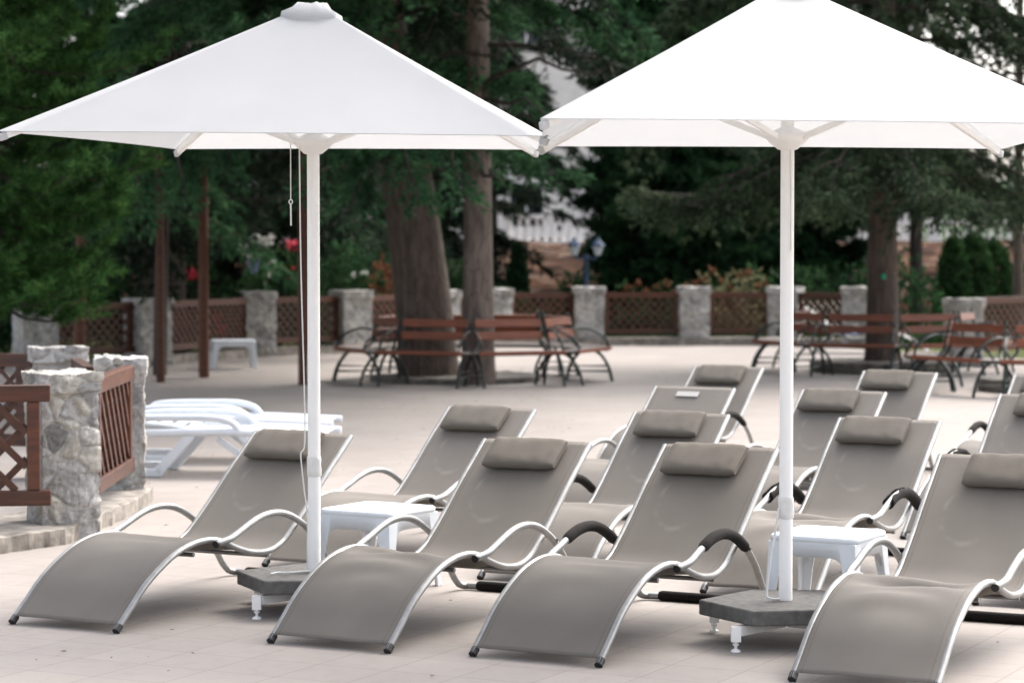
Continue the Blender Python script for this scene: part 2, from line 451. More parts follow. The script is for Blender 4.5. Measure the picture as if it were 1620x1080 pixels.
def pillow_mesh(w=.40, h=.225, th=.066):
    b = MB(); nu, nv = 20, 24; vs = []; fs = []
    for i in range(nu + 1):
        u = i / nu * 2 - 1
        e = (1 - abs(u) ** 7) ** (1 / 5.0) if abs(u) < 1 else 0
        e = max(e, .45)
        for k in range(nv):
            a = 2 * PI * k / nv
            ca, sa = math.cos(a), math.sin(a)
            ex = lambda c, p: math.copysign(abs(c) ** p, c)
            yy = ex(ca, .62) * h / 2 * (.90 + .10 * e); zz = ex(sa, .62) * th / 2 * e
            zz += (.006 * mnoise.noise((u * 4, yy * 14, 3.3)) + .004 * math.sin(yy * 60 + u * 3) * abs(u) ** 4) * e
            vs.append((u * w / 2, yy, zz))
    for i in range(nu):
        for k in range(nv):
            k2 = (k + 1) % nv
            fs.append((i * nv + k, (i + 1) * nv + k, (i + 1) * nv + k2, i * nv + k2))
    b.add(vs, fs, True)
    b.add(vs[:nv], [tuple(range(nv))], True); b.add(vs[-nv:], [tuple(range(nv - 1, -1, -1))], True)
    return b
def foam_sleeve(pts, r=.0255, torn=0):
    rs = [r * (.82 if i in (0, len(pts) - 1) else 1) for i in range(len(pts))]
    return rs

LOUNGERS = []
def torn_foam(pts, seed):
    """foam sleeve with a ragged slit along its top"""
    b = MB(); n = 12; vs = []; fs = []
    rnd = random.Random(seed)
    for i, p in enumerate(pts):
        t = (pts[min(i + 1, len(pts) - 1)] - pts[max(i - 1, 0)]).normalized()
        s = Vector((1, 0, 0)); u = s.cross(t)
        open_ = .25 + .5 * abs(math.sin(i * .55 + seed)) + rnd.uniform(-.08, .08)
        for k in range(n + 1):
            a = PI / 2 + open_ + (2 * PI - 2 * open_) * k / n
            vs.append(p + (s * math.cos(a) + u * math.sin(a)) * .0255)
    for i in range(len(pts) - 1):
        for k in range(n):
            fs.append((i * (n + 1) + k, i * (n + 1) + k + 1, (i + 1) * (n + 1) + k + 1, (i + 1) * (n + 1) + k))
    b.add(vs, fs, True)
    return b
_fab = {}
def make_lounger(x, y, a, label, foam_l=None, foam_r=None, pillow=True, slack=0.3, px=-.02, seed=0, strip=False):
    root = thing('sun_lounger', label, 'sun lounger', (x, y, 0), -R(a), 'taupe sun loungers set out in rows on the paving')
    shared = LOUNGERS[0] if LOUNGERS else None
    def share(nm, maker, mat, **kw):
        if shared and nm in shared:
            src = shared[nm]; o = src.copy(); COL.objects.link(o); o.parent = root; return o
        o = maker().build(nm.split('#')[0], mat, root, **kw)
        reg[nm] = o; return o
    reg = {}
    for sx in (-1, 1):
        share('side_rail#%d' % sx, lambda: MB().tube(rail_pts(sx * W / 2), .0155, 10), ALU)
        def armm():
            return MB().tube(arm_curve(sx), .0172, 10)
        arm = share('armrest#%d' % sx, armm, ALU)
        def capm():
            d = Vector((0, -.94, -.2)).normalized(); p = Vector((sx * (W / 2 + .028), .775, .330))
            return MB().tube([p + d * -.002, p + d * .012], .0185, 12)
        c = share('end_cap#%d' % sx, capm, CAP); c.parent = arm
        def footm():
            p0 = Vector((sx * W / 2, -.002, .009)); p1 = Vector((sx * W / 2, .028, .032))
            return MB().tube([p0, p1], .0185, 12)
        share('foot_cap#%d' % sx, footm, CAP)
        share('bolt#%d' % sx, lambda: MB().tube([(sx * (W / 2 - .01), 1.565, .352), (sx * (AX + .02), 1.565, .330)], .009, 8), CAP)
        mode = foam_l if sx < 0 else foam_r
        if mode:
            cv = arm_curve(sx)[13:39]
            if mode == 'torn':
                fo = torn_foam(cv, seed + sx).build('foam_sleeve', FOAM, arm)
                m_ = fo.modifiers.new('thick', 'SOLIDIFY'); m_.thickness = .006
            else:
                rs = [.0262] * len(cv); rs[0] = rs[-1] = .021
                fo = MB().tube(cv, rs, 12).build('foam_sleeve', FOAM, arm)
    def bars():
        b = MB()
        e = arm_curve(-1)[-1]
        pts = catmull([(-AX, e.y, e.z), (-AX + .012, e.y + .03, .022), (-AX + .06, e.y + .05, .020), (0, e.y + .05, .020), (AX - .06, e.y + .05, .020), (AX - .012, e.y + .03, .022), (AX, e.y, e.z)], 5)
        return b.tube(pts, .0172, 10)
    cb = share('rear_bar#0', bars, ALUDARK)
    e = arm_curve(-1)[-1]
    fb = share('foam_sleeve#bar', lambda: MB().tube([(-AX + .085, e.y + .05, .0235), (-AX + .10, e.y + .05, .0235), (AX - .10, e.y + .05, .0235), (AX - .085, e.y + .05, .0235)], [.021, .0265, .0265, .021], 12), FOAM)
    fb.parent = cb
    for i, (s, z) in enumerate(((.62, .292), (1.27, .216), (2.068, .757))):
        share('cross_tube#%d' % i, lambda: MB().tube([(-W / 2, s, z), (W / 2, s, z)], .011, 8), ALUDARK)
    key = seed % 4 if slack < .5 else 10 + seed % 3
    if key in _fab:
        f = _fab[key].copy(); COL.objects.link(f); f.parent = root
    else:
        f = fabric_mesh(seed, slack).build('sling_seat', FABRIC, root)
        m_ = f.modifiers.new('thick', 'SOLIDIFY'); m_.thickness = .003
        _fab[key] = f
    ba = math.atan2(.762 - .575, 2.075 - 1.82)
    def on_back(d, up):
        return Vector((0, 1.985 + math.cos(ba) * d - math.sin(ba) * up, .697 + math.sin(ba) * d + math.cos(ba) * up))
    if pillow:
        p = share('pillow#0', pillow_mesh, PILLOW)
        p.location = on_back(-.03, .046); p.location.x = px
        p.rotation_euler = (ba - .05, 0, random.Random(seed).uniform(-.03, .03))
        for q, sx in enumerate((-.125, .125)):
            st = share('strap#%d' % q, lambda: MB().box((sx, .105, -.030), (.022, .05, .004)), PILLOW)
            st.parent = p; st.location = (0, 0, 0)
    if strip:
        p = MB().box((0, 0, 0), (.17, .052, .003)).build('label_strip', LABELM, root)
        p.location = on_back(.02, .022); p.location.x = -.02; p.rotation_euler = (ba, 0, 0)
        p['label'] = 'pale woven strip sewn to the back panel'
    LOUNGERS.append(reg)
    return root

make_lounger(-2.079, 11.145, 27.4, 'front row taupe lounger with bare silver armrests at far left beside stone pillar', None, None, True, .25, -.03, 1)
make_lounger(-.81, 10.595, 26.9, 'front row taupe lounger with bare silver armrests and wrinkled seat, right of the left pole', None, None, True, 1.0, .0, 2)
make_lounger(.097, 10.243, 27.2, 'front row taupe lounger with intact black foam on both armrests', 'full', 'full', True, .3, -.03, 3)
make_lounger(1.407, 9.639, 26.6, 'nearest taupe lounger, cut off by the right edge, in front of the right parasol base', None, None, True, 1.0, .07, 4)
make_lounger(-1.105, 13.185, 28.2, 'second row taupe lounger behind the left parasol pole and its white side table', None, None, True, .3, -.04, 5)
make_lounger(.099, 12.674, 26.4, 'second row taupe lounger with thick pillow, seen between the two front loungers in the middle', 'full', None, True, .3, -.02, 6)
make_lounger(1.243, 12.159, 27.2, 'second row taupe lounger with torn black armrest foam, just right of the right parasol pole', 'torn', 'torn', True, .8, -.05, 7)
make_lounger(2.556, 11.75, 27, 'second row taupe lounger mostly hidden behind the nearest lounger at the right edge', 'torn', 'full', True, .3, .0, 8)
make_lounger(.365, 15.4, 27, 'third row taupe lounger without a pillow, pale label strip on its back', None, None, False, .3, .0, 9, strip=True)
make_lounger(1.348, 14.952, 27.6, 'third row taupe lounger with pillow seen right behind the right parasol pole', None, 'full', True, .3, -.06, 10)
make_lounger(2.633, 14.455, 27.6, 'third row taupe lounger at right edge with torn foam on its left armrest', 'torn', None, True, .3, .05, 11)
make_lounger(.868, 18.375, 27.2, 'rearmost taupe lounger left of the right parasol pole, behind the one without pillow', None, 'full', True, .3, -.02, 12)
make_lounger(2.167, 17.542, 27.2, 'rear row taupe lounger in front of the single tree ringed by benches', None, 'full', True, .3, -.06, 13)
make_lounger(3.269, 16.939, 27, 'rear row taupe lounger cut by the right edge below the dark benches', 'full', None, True, .3, .0, 14)

# --------------------------------------------------------------- parasols
def canopy_mesh(C, apex, seed):
    b = MB(); nu, nv = 28, 16
    rnd = random.Random(seed)
    for e in range(4):
        A = Vector(C[e]); B = Vector(C[(e + 1) % 4]); P = Vector(apex)
        mid = (A + B) / 2; inward = (Vector((P.x, P.y, mid.z)) - mid).normalized()
        vs = []; fs = []
        for j in range(nv + 1):
            v = (0, .003)[j] if j < 2 else (j - 1) / (nv - 1) * .955
            for i in range(nu + 1):
                u = i / nu
                q = A.lerp(B, u)
                s = 4 * u * (1 - u)
                q = q + inward * (.014 * s) + Vector((0, 0, .004 * s))
                p = q.lerp(P, v)
                p.z -= .016 * s * math.sin(PI * v)
                p.z -= .006 * math.sin(PI * v)
                vs.append(p)
        m = nu + 1
        for j in range(nv):
            for i in range(nu):
                fs.append((j * m + i, j * m + i + 1, (j + 1) * m + i + 1, (j + 1) * m + i))
        b.add(vs, fs, True)
    return b

def parasol(loc, C, apex_z, hub_z, label, seed, cord, tape_z):
    root = thing('parasol', label, 'parasol', (loc[0], loc[1], 0), 0, 'white parasols on concrete bases')
    L = [(x - loc[0], y - loc[1], z) for x, y, z in C]
    apex = (0, 0, apex_z)
    can = canopy_mesh(L, apex, seed).build('canopy', CANVAS, root)
    s_ = can.modifiers.new('thick', 'SOLIDIFY'); s_.thickness = .003
    rnd = random.Random(seed); ph = rnd.random() * 6
    A_ = Vector(apex); v = MB(); vs = []; fs = []; m_n = 40
    for q, (t, dz, rf) in enumerate(((.118, -.012, .005), (.128, .034, .007), (.082, .040, .003), (.062, .0, .004), (.035, .0, .003), (.002, .0, 0))):
        for k in range(m_n):
            e, u = k // 10, (k % 10) / 10
            p = Vector(L[e]).lerp(Vector(L[(e + 1) % 4]), u)
            rad = 1 - .18 * abs(u - .5) ** 2 * 4
            p = A_ + (p - A_) * t * rad
            if q >= 3: p.z = A_.z - .004
            else: p.z += dz - .022
            p.z += rf * (math.sin(k * 1.9 + seed) + .6 * math.sin(k * .83 + 2 * seed))
            vs.append(p)
    for q in range(5):
        fs += [(q * m_n + k, q * m_n + (k + 1) % m_n, (q + 1) * m_n + (k + 1) % m_n, (q + 1) * m_n + k) for k in range(m_n)]
    v.add(vs, fs, True)
    v.build('vent_cap', CANVAS, can)
    MB().tube([(0, 0, .10), (0, 0, apex_z - .06)], .0305, 20).build('pole', WHITEM, root)
    hub = MB().lathe([(.032, 0), (.046, .004), (.056, .014), (.082, .034), (.102, .062), (.098, .072), (.034, .10)], 28, (0, 0, hub_z)).build('hub', WHITEM, root)
    MB().lathe([(.034, 0), (.06, .006), (.06, .05), (.034, .06)], 20, (0, 0, apex_z - .17)).build('crown_hub', WHITEM, root)
    for i, c in enumerate(L):
        c = Vector(c); top = Vector((0, 0, apex_z - .12)); d = (c - top)
        a = top + d * .04; b2 = c + Vector((0, 0, -.032))
        rb = MB().bar(a, b2 - d.normalized() * .015, .022, .030).build('rib', WHITEM, root, .003)
        # pocket at the rib tip
        MB().bar(b2 - d.normalized() * .05, b2 - d.normalized() * .006, .026, .036).build('tip_pocket', CANVAS, rb, .008)
        h = Vector((c.x, c.y, 0)).normalized() * .07 + Vector((0, 0, hub_z + .05))
        e = top + d * .52 + Vector((0, 0, -.035))
        MB().bar(h, e, .018, .026).build('strut', WHITEM, root, .003)
    # cords
    for pts, r in cord:
        MB().tube(catmull([(p[0] - loc[0], p[1] - loc[1], p[2]) for p in pts], 5), r, 6).build('cord', CORD, root)
    def wob2(a, j): return .05 * math.sin(3 * a + j) + .04 * math.sin(7 * a + 1.7 * j)
    MB().lathe([(.031, -.05), (.0335, -.045), (.035, -.015), (.0335, .01), (.0355, .03), (.0335, .045), (.031, .05)], 20, (0, 0, tape_z), True, wob2).build('tape_wrap', CORD, root)
    # concrete slab on a white steel cross with levelling feet
    hexp = []
    for k, (an, rr) in enumerate(((172, .39), (236, .385), (306, .37), (350, .39), (52, .385), (104, .36))):
        an = R(an + (0 if seed == 1 else 6)); hexp.append((rr * math.cos(an), rr * math.sin(an)))
    MB().prism(hexp, .116, .184).build('concrete_slab', CONC, root, .008, 2)
    fr = MB()
    for an in (50, 140, 230, 320):
        a = R(an); d = Vector((math.cos(a), math.sin(a), 0))
        fr.bar(d * .022 + Vector((0, 0, .088)), d * .37 + Vector((0, 0, .088)), .04, .042)
    bf = fr.build('cross_frame', WHITEM, root, .003)
    for an in (50, 140, 230, 320):
        a = R(an); d = Vector((math.cos(a), math.sin(a), 0)) * .39
        f = MB().bar(d + Vector((0, 0, .045)), d + Vector((0, 0, .111)), .042, .042, up=(1, 0, 0))
        f.lathe([(.007, .004), (.007, .045)], 10, tuple(d)).lathe([(.022, .0), (.022, .006), (.012, .012)], 14, tuple(d)).lathe([(.014, .028), (.014, .038)], 6, tuple(d))
        f.build('levelling_foot', WHITEM, bf)
    return root

# left parasol
lx, ly = -.964, 11.75
ring = [(lx - .105 + .008 * math.cos(a), ly - .05, 1.985 + .010 * math.sin(a)) for a in [2 * PI * k / 10 for k in range(11)]]
parasol((lx, ly), [(-2.34, 11.02, 2.292), (.165, 10.90, 2.265), (.14, 12.85, 2.285), (-1.80, 12.95, 2.292)], 2.945, 2.215,
        'white parasol on the left with rounded right corner and a cord hanging below its hub', 1,
        [([(lx - .105, ly - .05, 2.27), (lx - .105, ly - .05, 2.12), (lx - .105, ly - .05, 1.997)], .0028), (ring, .003),
         ([(lx - .105, ly - .05, 1.974), (lx - .104, ly - .05, 1.87)], .004),
         ([(lx - .062, ly - .055, 2.25), (lx - .058, ly - .045, 1.7), (lx - .044, ly - .04, 1.1), (lx - .042, ly - .038, .82), (lx - .060, ly - .05, .77), (lx - .058, ly - .05, .72), (lx - .046, ly - .05, .6), (lx - .03, ly - .04, .45), (lx - .033, ly - .03, .2)], .0035),
         ([(lx - .02, ly - .05, .195), (lx - .12, ly - .10, .194), (lx - .17, ly - .10, .194), (lx - .2, ly - .14, .193)], .005)], .70)
rx, ry = 1.229, 10.81
parasol((rx, ry), [(.108, 9.30, 2.258), (2.42, 9.75, 2.258), (2.45, 12.10, 2.258), (.13, 11.80, 2.258)], 2.945, 2.198,
        'white parasol on the right, its top cut by the picture edge', 2,
        [([(rx + .01, ry - .034, 2.24), (rx + .012, ry - .036, 2.0), (rx + .012, ry - .035, 1.75)], .003),
         ([(rx - .034, ry - .02, .60), (rx - .05, ry - .03, .5), (rx - .075, ry - .04, .35), (rx - .09, ry - .05, .22), (rx - .075, ry - .06, .20), (rx - .03, ry - .05, .197)], .005)], .60)

# ------------------------------------------------------------ side tables
def side_table(loc, rz, size, height, label):
    root = thing('side_table', label, 'side table', loc, rz, 'white plastic side tables')
    h = size / 2
    # top with rounded corners and a sunken field
    def rr(s, r, n=6):
        out = []
        for cx, cy, a0 in ((s - r, -s + r, -90), (s - r, s - r, 0), (-s + r, s - r, 90), (-s + r, -s + r, 180)):
            for k in range(n + 1):
                a = R(a0 + 90 * k / n); out.append((cx + r * math.cos(a), cy + r * math.sin(a)))
        return out
    t = MB()
    loops = [(rr(h - .006, .05), height - .030), (rr(h, .05), height - .024), (rr(h, .05), height - .008), (rr(h - .008, .045), height), (rr(h - .028, .035), height), (rr(h - .036, .03), height - .006)]
    vs = []; n = len(loops[0][0])
    for lp, z in loops: vs += [(x, y, z) for x, y in lp]
    fs = [(j * n + k, j * n + (k + 1) % n, (j + 1) * n + (k + 1) % n, (j + 1) * n + k) for j in range(len(loops) - 1) for k in range(n)]
    t.add(vs, fs, True)
    t.add(vs[-n:], [tuple(range(n))])
    t.add(vs[:n], [tuple(range(n - 1, -1, -1))])
    t.build('tabletop', WHITEP, root)
    # apron: four sides, arched towards the legs
    ap = MB()
    for q in range(4):
        M = Matrix.Rotation(q * PI / 2, 3, 'Z')
        prof = []
        m = 18
        for k in range(m + 1):
            u = k / m * 2 - 1
            zb = height - .098 - .080 * max(0, (abs(u) - .55) / .45) ** 2
            prof.append((u * (h - .035), zb))
        vs = []
        for x, zb in prof:
            for yo in (-h + .004, -h + .014):
                vs.append(M @ Vector((x, yo, height - .026))); vs.append(M @ Vector((x, yo - .0 if yo > -h + .01 else yo, zb)))
        fs = []
        for k in range(m):
            a = k * 4; c = a + 4
            fs += [(a, a + 1, c + 1, c), (a + 2, c + 2, c + 3, a + 3), (a + 1, a + 3, c + 3, c + 1)]
        ap.add(vs, fs, True)
    ap.build('apron', WHITEP, root)
    for sx, sy in ((1, 1), (-1, 1), (-1, -1), (1, -1)):
        l = MB()
        # L section leg, tapering and splayed outward slightly
        def sec(z, w, o):
            c = h - .004 + o; th = .010
            return [(sx * c, sy * c, z), (sx * (c - w), sy * c, z), (sx * (c - w), sy * (c - th), z), (sx * (c - th), sy * (c - th), z), (sx * (c - th), sy * (c - w), z), (sx * c, sy * (c - w), z)]
        zs = [(0, .040, .016), (height * .5, .058, .008), (height - .10, .074, .002), (height - .03, .082, 0)]
        vs = []
        for z, w, o in zs: vs += sec(z, w, o)
        fs = [(j * 6 + k, j * 6 + (k + 1) % 6, (j + 1) * 6 + (k + 1) % 6, (j + 1) * 6 + k) for j in range(3) for k in range(6)]
        fs += [(0, 5, 4, 3, 2, 1), (18, 19, 20, 21, 22, 23)]
        l.add(vs, fs)
        l.build('leg', WHITEP, root, .003)
    return root
side_table((-.695, 12.52, 0), R(45 + 13), .455, .42, 'white plastic side table behind the left parasol pole')
side_table((1.50, 11.42, 0), R(45 + 16), .44, .42, 'white plastic side table beside the right parasol pole')
side_table((-4.10, 35.5, 0), R(12), .62, .42, 'small far white table by the stone pillars and brown posts')

# -------------------------------------------------- white plastic loungers
def plastic_lounger(loc, rz, label, recline=.0):
    root = thing('plastic_lounger', label, 'plastic lounger', loc, rz, 'white moulded plastic loungers')
    L = 1.95; w = .68
    def fr(xs_z, y, wd, ht):
        b = MB()
        for (x0, z0), (x1, z1) in zip(xs_z[:-1], xs_z[1:]):
            b.bar((x0, y, z0), (x1, y, z1), wd, ht)
        return b
    side = [(-.95, .33), (-.35, .34), (.2, .35), (.7, .335), (1.0, .32)]
    for sy in (-1, 1):
        pts = catmull([(x, sy * w / 2, z) for x, z in side], 5)
        MB().tube(pts, [.03] * len(pts), 10).build('side_frame', WHITEP, root)
    # deck slats
    d = MB()
    for k in range(17):
        x = -.08 + k * .063
        z = .352 if x < .3 else .352 - .03 * (x - .3)
        d.box((x, 0, z), (.045, w - .04, .016))
    d.build('deck', WHITEP, root, .004)
    # curved backrest, lightly raised
    bk = MB(); vs = []; fs = []
    n = 22; m = 10
    for i in range(n + 1):
        t = i / n
        x = -.10 - t * .80
        z = .36 + recline * t * .8 + .045 * math.sin(PI * min(1, t * 1.05)) * .9
        for k in range(m + 1):
            u = k / m * 2 - 1
            vs.append((x, u * (w / 2 - .05), z + .02 * (u * u)))
    for i in range(n):
        for k in range(m):
            if i % 3 == 2 and 0 < k < m - 1: continue
            fs.append((i * (m + 1) + k, i * (m + 1) + k + 1, (i + 1) * (m + 1) + k + 1, (i + 1) * (m + 1) + k))
    bk.add(vs, fs, True)
    bo = bk.build('backrest', WHITEP, root); s_ = bo.modifiers.new('thick', 'SOLIDIFY'); s_.thickness = .022
    for sy in (-1, 1):
        # raised curved arm hoop beside the backrest
        p = catmull([(-.62, sy * (w / 2 - .01), .36), (-.60, sy * w / 2, .43), (-.45, sy * w / 2, .455), (-.10, sy * w / 2, .46), (.12, sy * w / 2, .455), (.25, sy * w / 2, .42), (.31, sy * w / 2, .36)], 6)
        MB().tube(p, .028, 10).build('arm_hoop', WHITEP, root)
        # slanting leg with a horizontal runner at its foot
        lg = MB()
        lg.bar((-.06, sy * (w / 2 - .015), .335), (-.33, sy * (w / 2 - .015), .035), .055, .075)
        lg.bar((-.30, sy * (w / 2 - .015), .033), (-.78, sy * (w / 2 - .015), .033), .055, .062)
        lg.bar((-.78, sy * (w / 2 - .015), .033), (-.90, sy * (w / 2 - .015), .33), .05, .06)
        lg.build('leg', WHITEP, root, .008)
        lf = MB(); c = catmull([(.30, sy * (w / 2 - .02), .34), (.42, sy * (w / 2 - .02), .20), (.54, sy * (w / 2 - .02), .04), (.74, sy * (w / 2 - .02), .035)], 5)
        lf.tube(c, .034, 8)
        lf.build('leg', WHITEP, root)
    br = MB(); br.bar((.12, -w / 2 + .06, .30), (.46, -w / 2 + .06, .06), .03, .05); br.build('brace', WHITEP, root, .005); br = MB(); br.bar((.12, w / 2 - .06, .30), (.46, w / 2 - .06, .06), .03, .05)
    br.build('brace', WHITEP, root, .005)
    return root
PLB = (0, 0)
plastic_lounger((-2.38, 18.9, 0), R(-4), 'white plastic lounger nearest the stone pillar, slanting legs towards the camera', .0)
plastic_lounger((-2.45, 20.1, 0), R(-2), 'white plastic lounger standing behind the first white one', .0)

# ---------------------------------------------------- stone pillars, walls
def stone_mesh(name, size, top_over, seed, res, cap=True, relief=.017, cell=7.0):
    """box cut into a fine grid, pushed out stone by stone"""
    sx, sy, sz = size
    vs = []; fs = []; idx = {}
    def vert(p):
        k = (round(p[0], 4), round(p[1], 4), round(p[2], 4))
        if k not in idx: idx[k] = len(vs); vs.append(Vector(p))
        return idx[k]
    def face_grid(o, a, b2, na, nb):
        for i in range(na):
            for j in range(nb):
                q = []
                for di, dj in ((0, 0), (1, 0), (1, 1), (0, 1)):
                    q.append(vert(Vector(o) + Vector(a) * ((i + di) / na) + Vector(b2) * ((j + dj) / nb)))
                fs.append(tuple(q))
    nx_, ny_, nz_ = [max(2, int(round(s / res))) for s in size]
    hx, hy = sx / 2, sy / 2
    face_grid((-hx, -hy, 0), (sx, 0, 0), (0, 0, sz), nx_, nz_)
    face_grid((hx, -hy, 0), (0, sy, 0), (0, 0, sz), ny_, nz_)
    face_grid((hx, hy, 0), (-sx, 0, 0), (0, 0, sz), nx_, nz_)
    face_grid((-hx, hy, 0), (0, -sy, 0), (0, 0, sz), ny_, nz_)
    face_grid((-hx, -hy, sz), (sx, 0, 0), (0, sy, 0), nx_, ny_)
    st = []; gp = []; out = []
    for p in vs:
        q = Vector((p.x * cell + seed * 7.3, p.y * cell + seed * 3.1, p.z * cell * 1.05 + seed))
        q += Vector((mnoise.noise(q * .8), mnoise.noise(q * .8 + Vector((9, 9, 9))), mnoise.noise(q * .8 + Vector((3, 1, 7))))) * .35
        dd, pp = mnoise.voronoi(q)
        g = dd[1] - dd[0]
        c = pp[0]
        rv = mnoise.random_unit_vector if False else (math.sin(c.x * 12.9898 + c.y * 78.233 + c.z * 37.719) * 43758.5453) % 1.0
        st.append(rv); gp.append(g)
        nrm = Vector((p.x / hx, p.y / hy, 0))
        if abs(nrm.x) > .999 and abs(nrm.y) > .999: nrm = Vector((nrm.x, nrm.y, 0)) * .5
        elif abs(nrm.x) > .999: nrm = Vector((nrm.x, 0, 0))
        elif abs(nrm.y) > .999: nrm = Vector((0, nrm.y, 0))
        else: nrm = Vector((0, 0, 0))
        h = relief * (min(1, g * 5) ** .7 - .6) * (.4 + .9 * rv) + .010 * rv + .005 * mnoise.fractal(p * 15 + Vector((seed, 0, 0)), .8, 2, 4) + .007 * mnoise.fractal(p * 22, .6, 2, 4)
        if cap and p.z > sz - .11 + .03 * mnoise.noise((p.x * 8, p.y * 8, seed)):
            h += top_over
        d = nrm.normalized() * h if nrm.length > 0 else Vector((0, 0, 0))
        if p.z > sz - 1e-4: d.z += .018 * mnoise.fractal((p.x * 9, p.y * 9, seed), .7, 2, 4) + .012 * min(1, g * 3)
        if p.z < 1e-4: d.z = 0
        out.append(p + d)
    me = bpy.data.meshes.new(name); me.from_pydata(out, [], fs)
    for nm, dat in (('stone', st), ('gap', gp)):
        at = me.attributes.new(nm, 'FLOAT', 'POINT'); at.data.foreach_set('value', dat)
    me.materials.append(STONE); me.update()
    return me
def pillar(x, y, rz, w, h, label, seed, res=.02, over=.02, group='rubble stone pillars of the fences'):
    me = stone_mesh('stone_pillar', (w, w, h), over, seed, res)
    o = bpy.data.objects.new('stone_pillar', me); COL.objects.link(o)
    o.location = (x, y, 0); o.rotation_euler.z = rz
    return tag(o, label, 'pillar', group)
pillar(-2.745, 14.72, R(28), .345, 1.0, 'nearest rubble stone pillar at left, pale faced, ending the near wooden railing', 1, .012, .022)
pillar(-2.715, 16.75, R(12), .30, 1.0, 'rubble stone pillar just behind the nearest one, beside the white loungers', 2, .016, .02)
pillar(-3.48, 18.5, R(20), .32, 1.0, 'flat capped stone pillar at left, half hidden behind the two near pillars', 3, .02, .045)
# low stone footing along the near railing
pl = [(-5.0, 13.45), (-3.0, 13.85), (-2.66, 14.33), (-2.50, 16.0), (-2.52, 16.9), (-2.98, 17.0), (-3.1, 15.1), (-5.0, 14.6)]
def footing(name, pl, z, seed, label, mat=None):
    vs = []; fs = []
    # dense outline so the rim can be ragged
    ring_ = []
    for i in range(len(pl)):
        a = Vector(pl[i]).to_3d(); b2 = Vector(pl[(i + 1) % len(pl)]).to_3d()
        n = max(2, int((b2 - a).length / .04))
        ring_ += [a.lerp(b2, k / n) for k in range(n)]
    n = len(ring_); c = sum(ring_, Vector()) / n
    st = []; gp = []
    lv = [(0, 0.0), (z * .5, .0), (z * .93, .0), (z, -.02)]
    for j, (zz, ins) in enumerate(lv):
        for p in ring_:
            q = Vector((p.x * 4.2 + seed, p.y * 4.2, 0)); dd, pp = mnoise.voronoi(q); g = dd[1] - dd[0]
            d = (p - c).normalized()
            vs.append(p + d * (ins + .02 * min(1, g * 3) + .012 * mnoise.fractal(p * 9 + Vector((0, 0, zz * 9)), .6, 2, 3)) + Vector((0, 0, zz + (.012 * mnoise.noise(p * 7) if j else 0))))
            st.append((math.sin(pp[0].x * 12.9 + pp[0].y * 78.2) * 43758.5) % 1); gp.append(g)
    for j in range(3):
        fs += [(j * n + k, j * n + (k + 1) % n, (j + 1) * n + (k + 1) % n, (j + 1) * n + k) for k in range(n)]
    fs.append(tuple(3 * n + k for k in range(n)))
    me = bpy.data.meshes.new(name); me.from_pydata(vs, [], fs)
    for nm, dat in (('stone', st), ('gap', gp)):
        at = me.attributes.new(nm, 'FLOAT', 'POINT'); at.data.foreach_set('value', dat)
    me.materials.append(mat or MORTAR)
    o = bpy.data.objects.new(name, me); COL.objects.link(o)
    return tag(o, label, 'footing')
footing('stone_footing', pl, .10, 4, 'low rough stone footing under the near wooden railing')

def fence_panel(p0, p1, z0, z1, label, near=False, mat=WOOD, cells=5):
    p0 = Vector(p0); p1 = Vector(p1); d = p1 - p0; L = d.length
    root = thing('fence_panel', label, 'railing panel', (p0.x, p0.y, 0), math.atan2(d.y, d.x), 'brown lattice railing panels')
    bv = .008 if near else .0
    MB().box((L / 2, 0, z1 - .05), (L, .075, .10)).build('top_rail', mat, root, bv)
    MB().box((L / 2, 0, z0 + .045), (L, .075, .09)).build('bottom_rail', mat, root, bv)
    for x in (.10, L - .10):
        MB().box((x, 0, (z0 + .09 + z1 - .10) / 2), (.075, .06, z1 - z0 - .19)).build('stile', mat, root, bv)
    lat = MB()
    a0, a1 = .14, L - .14; b0, b1 = z0 + .09, z1 - .10
    hh = b1 - b0; step = .16
    step = .20 if near else .16; sw = .042 if near else .032
    k = a0 - hh
    while k < a1:
        for sgn in (1, -1):
            xa, xb = k, k + hh
            ta = max(0, (a0 - xa) / hh); tb = min(1, (a1 - xa) / hh)
            if tb - ta > .05:
                za, zb = (b0 + ta * hh, b0 + tb * hh) if sgn > 0 else (b1 - ta * hh, b1 - tb * hh)
                lat.bar((xa + ta * hh, .010 * sgn, za), (xa + tb * hh, .010 * sgn, zb), .018, sw)
        k += step
    lat.build('lattice', mat, root, .002 if near else 0)
    return root
fence_panel((-4.65, 13.98, 0), (-2.735, 14.30, 0), .24, .955, 'nearest lattice railing panel at the left edge, ending at the pale pillar', True)
fence_panel((-2.59, 14.93, 0), (-2.63, 16.58, 0), .24, .96, 'short lattice railing panel between the two near stone pillars', True)
fence_panel((-2.97, 16.98, 0), (-3.30, 18.28, 0), .24, .93, 'dark lattice railing panel behind the near pillars', False, WOODD)
fence_panel((-3.68, 18.58, 0), (-5.5, 19.1, 0), .24, .95, 'dark lattice railing panel at left edge, behind the nearest railing', False, WOODD)

